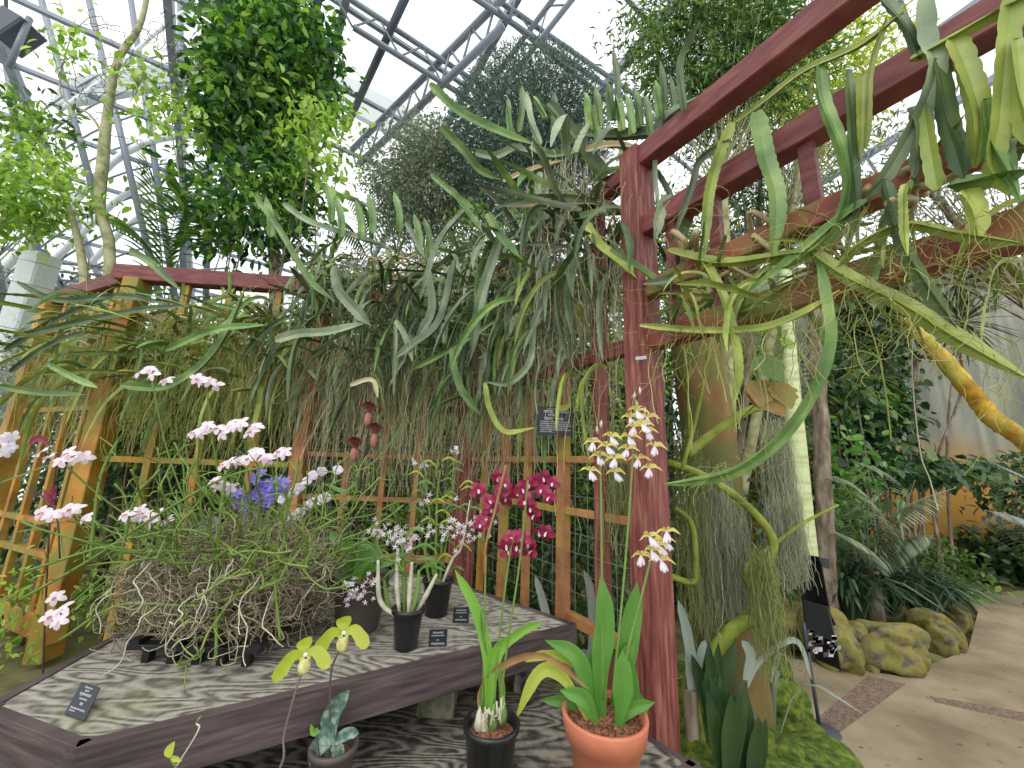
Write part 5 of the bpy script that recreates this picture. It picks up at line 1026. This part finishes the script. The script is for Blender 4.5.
m = MB(); P = smooth_path([PY(826, 640, 4.4)*V(1, 1, 0), PY(826, 560, 4.4), PY(822, 450, 4.4), PY(815, 330, 4.4), PY(812, 200, 4.4)], 50); tube(m, P+rng.normal(0, .006, P.shape), [.10, .085, .08, .06], 12); m.build('trunk', M['trunk_grey'], t)
b = PY(905, 318, 3.0); t = thing('leaning_tree', PZ(1150, 640, 0), 'leaning yellow mossy branch in front of the concrete wall at right', 'tree trunk')
m = MB(); P = smooth_path([b, PY(935, 350, 3.0), PY(965, 385, 3.0), PY(995, 420, 3.0), PY(1035, 450, 3.0), PY(1150, 560, 3.1), PZ(1240, 760, 0)], 60); tube(m, P+rng.normal(0, .004, P.shape), [.03, .055, .06, .062, .06, .07, .08], 12); m.build('trunk', M['trunk_yel'], t)
# mossy vines in front of the trunk
t = thing('mossy_vine', PY(720, 560, 2.3)*V(1, 1, 0), 'yellow green mossy vine twisting in front of the mossy trunk', 'vine')
for pth, Yq, rr in [([(686, 455), (715, 432), (745, 412), (760, 408)], 2.3, [.03, .022]), ([(668, 462), (705, 476), (740, 500), (765, 525), (774, 545), (766, 565)], 2.2, [.018, .022, .02]), ([(675, 508), (692, 525), (696, 570), (690, 582), (660, 572)], 2.3, [.014, .018]), ([(705, 662), (735, 628), (760, 618), (775, 600)], 2.3, [.04, .036, .02]), ([(735, 628), (752, 600), (745, 570), (770, 548), (800, 525), (838, 505)], 2.4, [.02, .014, .008]), ([(682, 470), (700, 400), (716, 300), (725, 230)], 2.1, [.01, .008]), ([(672, 250), (684, 340), (690, 440)], 2.1, [.007, .006]), ([(688, 380), (700, 350), (708, 290)], 2.0, [.006, .006])]:
    m = MB(); tube(m, smooth_path([PY(x, y, Yq) for x, y in pth], 30), rr, 8); m.build('vine_stem', M['vine'], t)
m = MB(); tube(m, smooth_path([PY(705, 662, 2.3), PY(690, 690, 2.3), V(*PY(700, 700, 2.3)[:2], 0.05)], 12), [.04, .05], 8); m.build('vine_stem', M['vine'], t)
def beard(label, x0, x1, y0, y1, Yq, n_, mat, w_=.0085):
    t = MB()
    for _ in range(n_):
        u = rng.uniform(); x = x0+(x1-x0)*u; ya = y0+rng.normal(0, 8); yb_ = y1-abs(rng.normal(0, (y1-y0)*.35)); a = PY(x, ya, Yq+rng.normal(0, .06)); e = PY(x, yb_, Yq)[2]; pts = [a]; ns = max(5, int((a[2]-e)/.035))
        for s in range(ns): a = a+V(rng.normal(0, w_), rng.normal(0, w_), -(pts[0][2]-e)/ns); pts.append(a.copy())
        tube(t, pts, rng.uniform(.0008, .0017), 3, False)
    return t.build('hanging_moss', M[mat], label=label, cat='moss', kind='stuff')
beard('pale grey moss beard hanging on the orange mossy trunk', 690, 730, 478, 640, 2.45, 380, 'moss_sp'); beard('grey green moss tuft hanging from the twig beside the pale trunk', 764, 800, 508, 590, 2.5, 420, 'moss_sp')
beard('green moss strands dangling below the looping vine tip', 750, 774, 555, 680, 2.2, 240, 'moss_sg'); beard('grey moss hanging behind the curved cactus stem', 760, 786, 430, 540, 2.7, 420, 'moss_sp'); beard('thin moss threads hanging left of the mossy trunk', 674, 700, 440, 640, 2.4, 220, 'moss_sg')
beard('thin green moss beside the terracotta plant flower stems', 606, 634, 440, 560, 2.1, 120, 'moss_sg')
beard('wispy moss on the right half of the mossy trunk', 728, 748, 520, 620, 2.5, 160, 'moss_sp')
# lone withered leaves
t = thing('climbing_leaf_vine', PY(765, 400, 2.0), 'vine with two large withered yellow brown leaves above the curved cactus stem', 'vine')
for cx, cy, s_, mt in [(766, 400, .11, 'lf_brown'), (782, 396, .08, 'lf_brown'), (768, 370, .09, 'lf_mid'), (786, 345, .045, 'lf_bright'), (757, 395, .08, 'lf_brown')]:
    p = PY(cx, cy, 2.0); m = MB(); d = nrm(V(rng.normal(0, .4), -.3, -1)); blade(m, [p-d*s_, p, p+d*s_+V(0, -.03, 0)], s_*1.9, 12, .25, V(0, -1, .2), [(0, .4), (.25, 1), (.6, .9), (.85, .4), (1, .03)], wave=.12); m.build('leaf', M[mt], t)
m = MB(); tube(m, smooth_path([PY(786, 330, 2.0), PY(778, 380, 2.03), PY(765, 395, 2.03), PY(740, 420, 2.05)], 16), .005, 6); m.build('vine_stem', M['vine'], t)
# vines on the wall
t = thing('wall_climber', V(5.4, 7.7, 0), 'dense dark green climber covering the left part of the concrete wall', 'climbing plant')
for mt, n_, pts_ in (('lf_dark', 8500, [(868, 330, 44, 50), (872, 420, 44, 55), (850, 400, 30, 90), (905, 470, 75, 14), (835, 500, 30, 60), (865, 300, 40, 25)]), ('lf_strap', 600, [(850, 340, 18, 40), (870, 390, 26, 22), (845, 470, 20, 25), (885, 400, 16, 14)])):
    m = MB(); k = rng.integers(len(pts_), size=n_); P = []
    for i_ in k:
        cx, cy, sx, sy = pts_[i_]; x, y = cx+rng.normal(0, sx*.5), cy+rng.normal(0, sy*.5); P.append(PY(x, y, (5.6 if mt == 'lf_bright' else 6.0)+rng.normal(0, .25)))
    leaves(m, np.array(P), rng.normal(0, .5, (n_, 3))+V(0, -.4, -.7), rng.uniform(.09, .18, n_), .75, True); m.build('foliage' if mt == 'lf_dark' else 'young_leaves', M[mt], t)
m = MB()
for k in range(16):
    x = 830+k*8; tube(m, smooth_path([PY(x, 560, 6.1)*V(1, 1, 0), PY(x+rng.normal(0, 8), 480, 6.1), PY(x+rng.normal(0, 14), 380, 6.1), PY(x+rng.normal(0, 14), 290, 6.1)], 14), .02, 5)
m.build('stems', M['trunk_grey'], t)
shrub('leafy_shrub', 'light green round leaved plant between the rough trunk and the wall climber', 'shrub', PY(845, 475, 4.9), (.3, .3, .8), 24, 12, .12, .7, 'lf_strap', stems=4)
shrub('leafy_shrub', 'bright leaved undergrowth behind the rough trunk', 'shrub', PY(840, 380, 5.3), (.35, .3, .7), 26, 16, .12, .75, 'lf_dark', stems=4)
# spiky air plants on the wall
for x, y, s_, lab in [(958, 208+75, .5, 'spiky rosette plant hanging high on the concrete wall'), (962, 322, .55, 'spiky rosette plant lower on the concrete wall'), (985, 270, .45, 'spiky rosette plant at the right edge of the wall')]:
    c = PY(x, y, 4.6); n_ = 70; d = nrm(rng.normal(0, 1, (n_, 3))+V(0, -.3, 0)); t = thing('air_plant', c, lab, 'air plant'); m = MB()
    for k in range(n_): blade(m, [c, c+d[k]*s_*.5, c+d[k]*s_+V(0, 0, -.06)], .03, 5, .3, V(0, 0, 1) if abs(d[k][2]) < .9 else V(1, 0, 0))
    m.build('leaves', M['lf_dracaena'], t); m = MB(); tube(m, [c, c+V(0, 0, 1.6)], .006, 5); m.build('hanging_wire', M['steel_dark'], t)
# ferns / cycads
t = thing('tree_fern', PY(880, 560, 4.6)*V(1, 1, 0), 'cluster of grey green feathery fronds in front of the concrete wall', 'fern')
for pth in ([(870, 570), (890, 520), (920, 500), (955, 488)], [(870, 570), (862, 520), (840, 480), (825, 478)], [(872, 570), (880, 510), (870, 470), (855, 462)], [(875, 570), (905, 540), (935, 535)], [(870, 570), (850, 540), (830, 530)], [(872, 570), (900, 520), (915, 480)], [(870, 572), (868, 510), (885, 490)]): frond(t, pth, (4.6, 4.2), .28, 'lf_olive', 40, .09, droop=.5)
m = MB(); tube(m, [PY(870, 570, 4.6)*V(1, 1, 0), PY(870, 570, 4.6)], .08, 8); m.build('trunk', M['trunk_grey'], t)
t = thing('tree_fern', PY(1040, 560, 5.6)*V(1, 1, 0), 'fern fronds reaching in at the right edge', 'fern')
for pth in ([(1060, 560), (1030, 490), (990, 460)], [(1060, 560), (1020, 520), (985, 510)], [(1060, 555), (1040, 470), (1010, 440)]): frond(t, pth, (5.6, 5.2), .4, 'lf_grey', 30, .1, droop=.5)
m = MB(); tube(m, [PY(1060, 560, 5.6)*V(1, 1, 0), PY(1060, 560, 5.6)], .08, 8); m.build('trunk', M['trunk_grey'], t)
def grass(label, c, n_, L, w_, mat, name='strap_leaved_plant', up_=.9, spread=.12):
    c = np.asarray(c, float); t = thing(name, c, label, 'plant'); m = MB()
    for k in range(n_):
        a = rng.uniform(0, 2*pi); e = rng.uniform(.15, 1); l_ = L*rng.uniform(.6, 1.15); h = V(cos(a), sin(a), 0); b = c+h*rng.uniform(0, spread)
        blade(m, [b, b+h*l_*.3*e+V(0, 0, l_*.5*up_), b+h*l_*.75*e+V(0, 0, l_*(.75-.45*e)*up_)], w_, 7, .3, V(0, 0, 1) if e > .3 else h, STRAP)
    m.build('leaves', M[mat], t); return t
for (x, y, n_, L, lab) in [(850, 590, 130, .95, 'narrow leaved clump directly behind the information board'), (885, 585, 140, 1.0, 'narrow leaved clump above the middle boulder'), (925, 590, 130, .9, 'narrow leaved clump above the rounded boulder'), (905, 560, 110, .9, 'narrow leaved clump furthest back in the bed'), (945, 585, 110, .7, 'narrow leaved clump at the right end of the bed')]:
    grass(lab, PZ(x, y+28, .15), n_, L, .028, 'lf_dracaena')
grass('sparse pale strap leaves between boulder and moss at centre right', PY(760, 680, 2.6)*V(1, 1, 0)+V(0, 0, .1), 9, .8, .03, 'lf_grey')
for (x, y, rx, mt, L, lab) in [(975, 575, .9, 'lf_dark', .14, 'low leafy bush beyond the path bend'), (1020, 580, .8, 'lf_dark', .16, 'dark low bush at the right edge beyond the path'), (960, 600, .45, 'lf_mid', .11, 'bright green leafy edge plant at the path bend')]:
    p = PZ(x, y, .0); shrub('leafy_shrub', lab, 'shrub', p+V(0, .3, .3), (rx, .6, .4), 60, 18, L, .6, mt, stems=4)
shrub('leafy_shrub', 'dark creeper under the orange stained part of the wall', 'shrub', PY(1030, 560, 7.0), (1.0, .4, .35), 40, 20, .2, .6, 'lf_dark', stems=3)
shrub('leafy_shrub', 'dark bush at the right edge in front of the wall', 'shrub', PY(1030, 490, 6.3), (.55, .3, .4), 40, 20, .16, .5, 'lf_dark', stems=3)
# boulders edging the path
for x, y, sx, sy, sz, lab in [(768, 640, .30, .22, .20, 'moss yellow boulder at the left end of the path edging'), (812, 652, .26, .22, .20, 'yellow mossy boulder left of the information board'), (852, 676, .17, .2, .24, 'tall orange and yellow boulder right of the information board'), (878, 674, .10, .18, .18, 'narrow mossy boulder wedged beside the rounded one'), (918, 682, .27, .22, .21, 'large rounded mossy boulder at the path bend'), (955, 655, .13, .18, .19, 'small boulder right of the large rounded one'), (966, 632, .12, .2, .18, 'last small boulder before the path bend')]:
    p = PZ(x, y, .03); m = MB(); rock(m, p+V(0, sy, sz*.75), V(sx, sy, sz), int(x), 30, .26); m.build('boulder', M['rock'], label=lab, cat='boulder')
# moss bank in the foreground right of the post
for x, y, z, s_, lab in [(748, 742, .22, (.28, .26, .20), 'bright moss covered stone beside the broad dark leaves'), (800, 770, .12, (.30, .3, .16), 'moss covered stone nearest the path'), (765, 690, .2, (.13, .12, .12), 'small moss topped stone behind the dark leaves'), (785, 800, .14, (.35, .3, .2), 'moss covered stone at the bottom edge'), (735, 800, .2, (.3, .3, .25), 'mossy stone below the dark broad leaves'), (785, 728, .1, (.2, .2, .12), 'flat mossy stone between bank and path'), (705, 690, .15, (.3, .3, .18), 'mossy earth hump around the corner post foot'), (752, 690, .2, (.3, .22, .32), 'tall mossy hump at the foot of the mossy trunk')]:
    p = PZ(x, y, z); m = MB(); rock(m, V(p[0], p[1], s_[2]*.4), V(s_[0], s_[1], s_[2]*1.0), int(x)+3, 26, .2); m.build('mossy_stone', M['moss'], label=lab, cat='mossy stone')
for (x, y, Yq, n_, lab) in [(722, 738, 1.85, 15, 'broad dark glossy leaved plant at the foot of the corner post'), (712, 690, 2.2, 12, 'broad dark leaved plant just behind the front one'), (745, 755, 1.9, 9, 'smaller broad dark leaved plant touching the mossy stone')]:
    c = PY(x, y, Yq); c[2] = max(.05, c[2]-.1); t = thing('broad_leaved_plant', c*V(1, 1, 0)+V(0, 0, .05), lab, 'plant')
    for k in range(n_):
        a = k*2.4; e = rng.uniform(.1, .5); L = rng.uniform(.2, .34); h = V(cos(a), sin(a), 0); m = MB()
        blade(m, [c-V(0, 0, .15), c+h*L*.25*e, c+h*L*.6*e+V(0, 0, L*.55), c+h*L*e+V(0, 0, L)], .07, 12, .25, -h if rng.uniform() < .0 else V(0, -1, .1), [(0, .3), (.3, .6), (.6, 1), (.85, .6), (1, .02)]); m.build('leaf', M['lf_agave'], t)
for lab, pth, w_ in [('silver strap leaf rising beside the corner post', [(560, 640), (552, 600), (540, 565), (530, 570)], .04), ]:
    pass
t = thing('silver_leaved_plant', PY(575, 690, 2.6)*V(1, 1, 0), 'silver grey strap leaved plant behind the table corner', 'plant')
for pth, w_ in [([(555, 660), (545, 610), (535, 575)], .05), ([(570, 680), (565, 640), (560, 610)], .06), ([(585, 680), (592, 640), (590, 590), (584, 570)], .05), ([(580, 690), (570, 650), (575, 640)], .06), ([(600, 690), (598, 620), (600, 585)], .05), ([(575, 700), (580, 660), (588, 650)], .06)]:
    leaf([PY(x, y, 2.6) for x, y in pth], w_, 'lf_grey', t, hint=V(0, -1, .1), prof=STRAP)
m = MB(); tube(m, [PY(575, 690, 2.6)*V(1, 1, 0), PY(575, 700, 2.6)], .04, 8); m.build('stem_base', M['trunk_grey'], t)
t = thing('silver_leaved_plant', PY(675, 640, 2.3)*V(1, 1, 0), 'silver grey strap leaved plant right of the corner post', 'plant')
for pth, w_ in [([(690, 690), (688, 640), (678, 600)], .05), ([(700, 690), (690, 650), (682, 620)], .05), ([(745, 680), (750, 655), (742, 640)], .05), ([(745, 690), (760, 660), (795, 640), (812, 680)], .03), ([(695, 690), (700, 655), (705, 640)], .04)]:
    leaf([PY(x, y, 2.2) for x, y in pth], w_, 'lf_grey', t, hint=V(0, -1, .1), prof=STRAP)
m = MB(); tube(m, [PY(690, 690, 2.2)*V(1, 1, 0), PY(690, 690, 2.2)], .03, 8); m.build('stem_base', M['trunk_grey'], t)
# left foreground: dark pods and white flowered left plant
t = thing('spray_orchid', PY(20, 470, 2.2)*V(1, 1, 0), 'orchid with dark red buds and pale blooms at the left edge', 'orchid')
for pth in ([(38, 800), (45, 620), (50, 520), (58, 450)], [(60, 560), (55, 510), (30, 488)]): spike([PY(x, y, 2.2) for x, y in pth], .004, 'darkstem', t)
for pth, w_ in [([(28, 445), (40, 438), (50, 446)], .035), ([(48, 500), (55, 488), (52, 510)], .03), ([(44, 490), (50, 500), (56, 508)], .03)]: leaf([PY(x, y, 2.2) for x, y in pth], w_, 'petal_crim', t, hint=V(0, -1, 0), name='bud')
leaf([PY(50, 465, 2.2), PY(25, 475, 2.2), PY(-5, 485, 2.2)], .05, 'lf_mid', t, hint=V(0, -.5, 1), prof=STRAP)
for x, y in [(4, 452), (10, 447), (2, 440), (12, 437)]: 
    p = PY(x, y, 2.2); flower(p, tocam(p)+rng.normal(0, .3, 3), .07, t, 'petal_white', 5, .6)

# ------------------------------------------------------------------ repeats share a group
GR = {'potted_orchid': 'potted orchids on the display tables', 'name_card': 'black name cards on the upper table', 'boulder': 'boulders edging the path', 'mossy_stone': 'moss covered stones beside the corner post',
      'climbing_cactus': 'cacti climbing over the timber trellis', 'leafy_shrub': 'shrubs growing around the trellis', 'strap_leaved_plant': 'narrow leaved clumps in the path bed', 'roof_truss': 'tubular roof trusses',
      'curved_rib': 'curved ribs of the glass roof', 'roof_rafter': 'dark roof rafters', 'roof_gutter': 'pale roof gutters', 'air_plant': 'spiky air plants on the wall', 'tree_fern': 'feathery fronds by the wall', 'palm': 'palms behind the trellis',
      'broad_leaved_plant': 'broad dark leaved plants by the corner post', 'hanging_moss': 'moss beards around the mossy trunk', 'root_curtain': 'root curtains over the trellis', 'timber_trellis': 'trellis runs around the display', 'display_table': 'stepped display tables',
      'ground_cover': 'ground cover under the left trellis', 'bare_tree': 'bare trunks behind the sign stand', 'spray_orchid': 'orchids with pale sprays', 'silver_leaved_plant': 'silver strap leaved plants', 'path_strip': 'strips set in the path', 'broadleaf_tree': 'broad leaved trees', 'fine_leaved_tree': 'fine leaved trees over the rails', 'drooping_tree': 'drooping trees over the rails'}
for o in COL.objects:
    k = o.name.split('.')[0]
    if o.parent is None and k in GR and 'label' in o: o['group'] = GR[k]
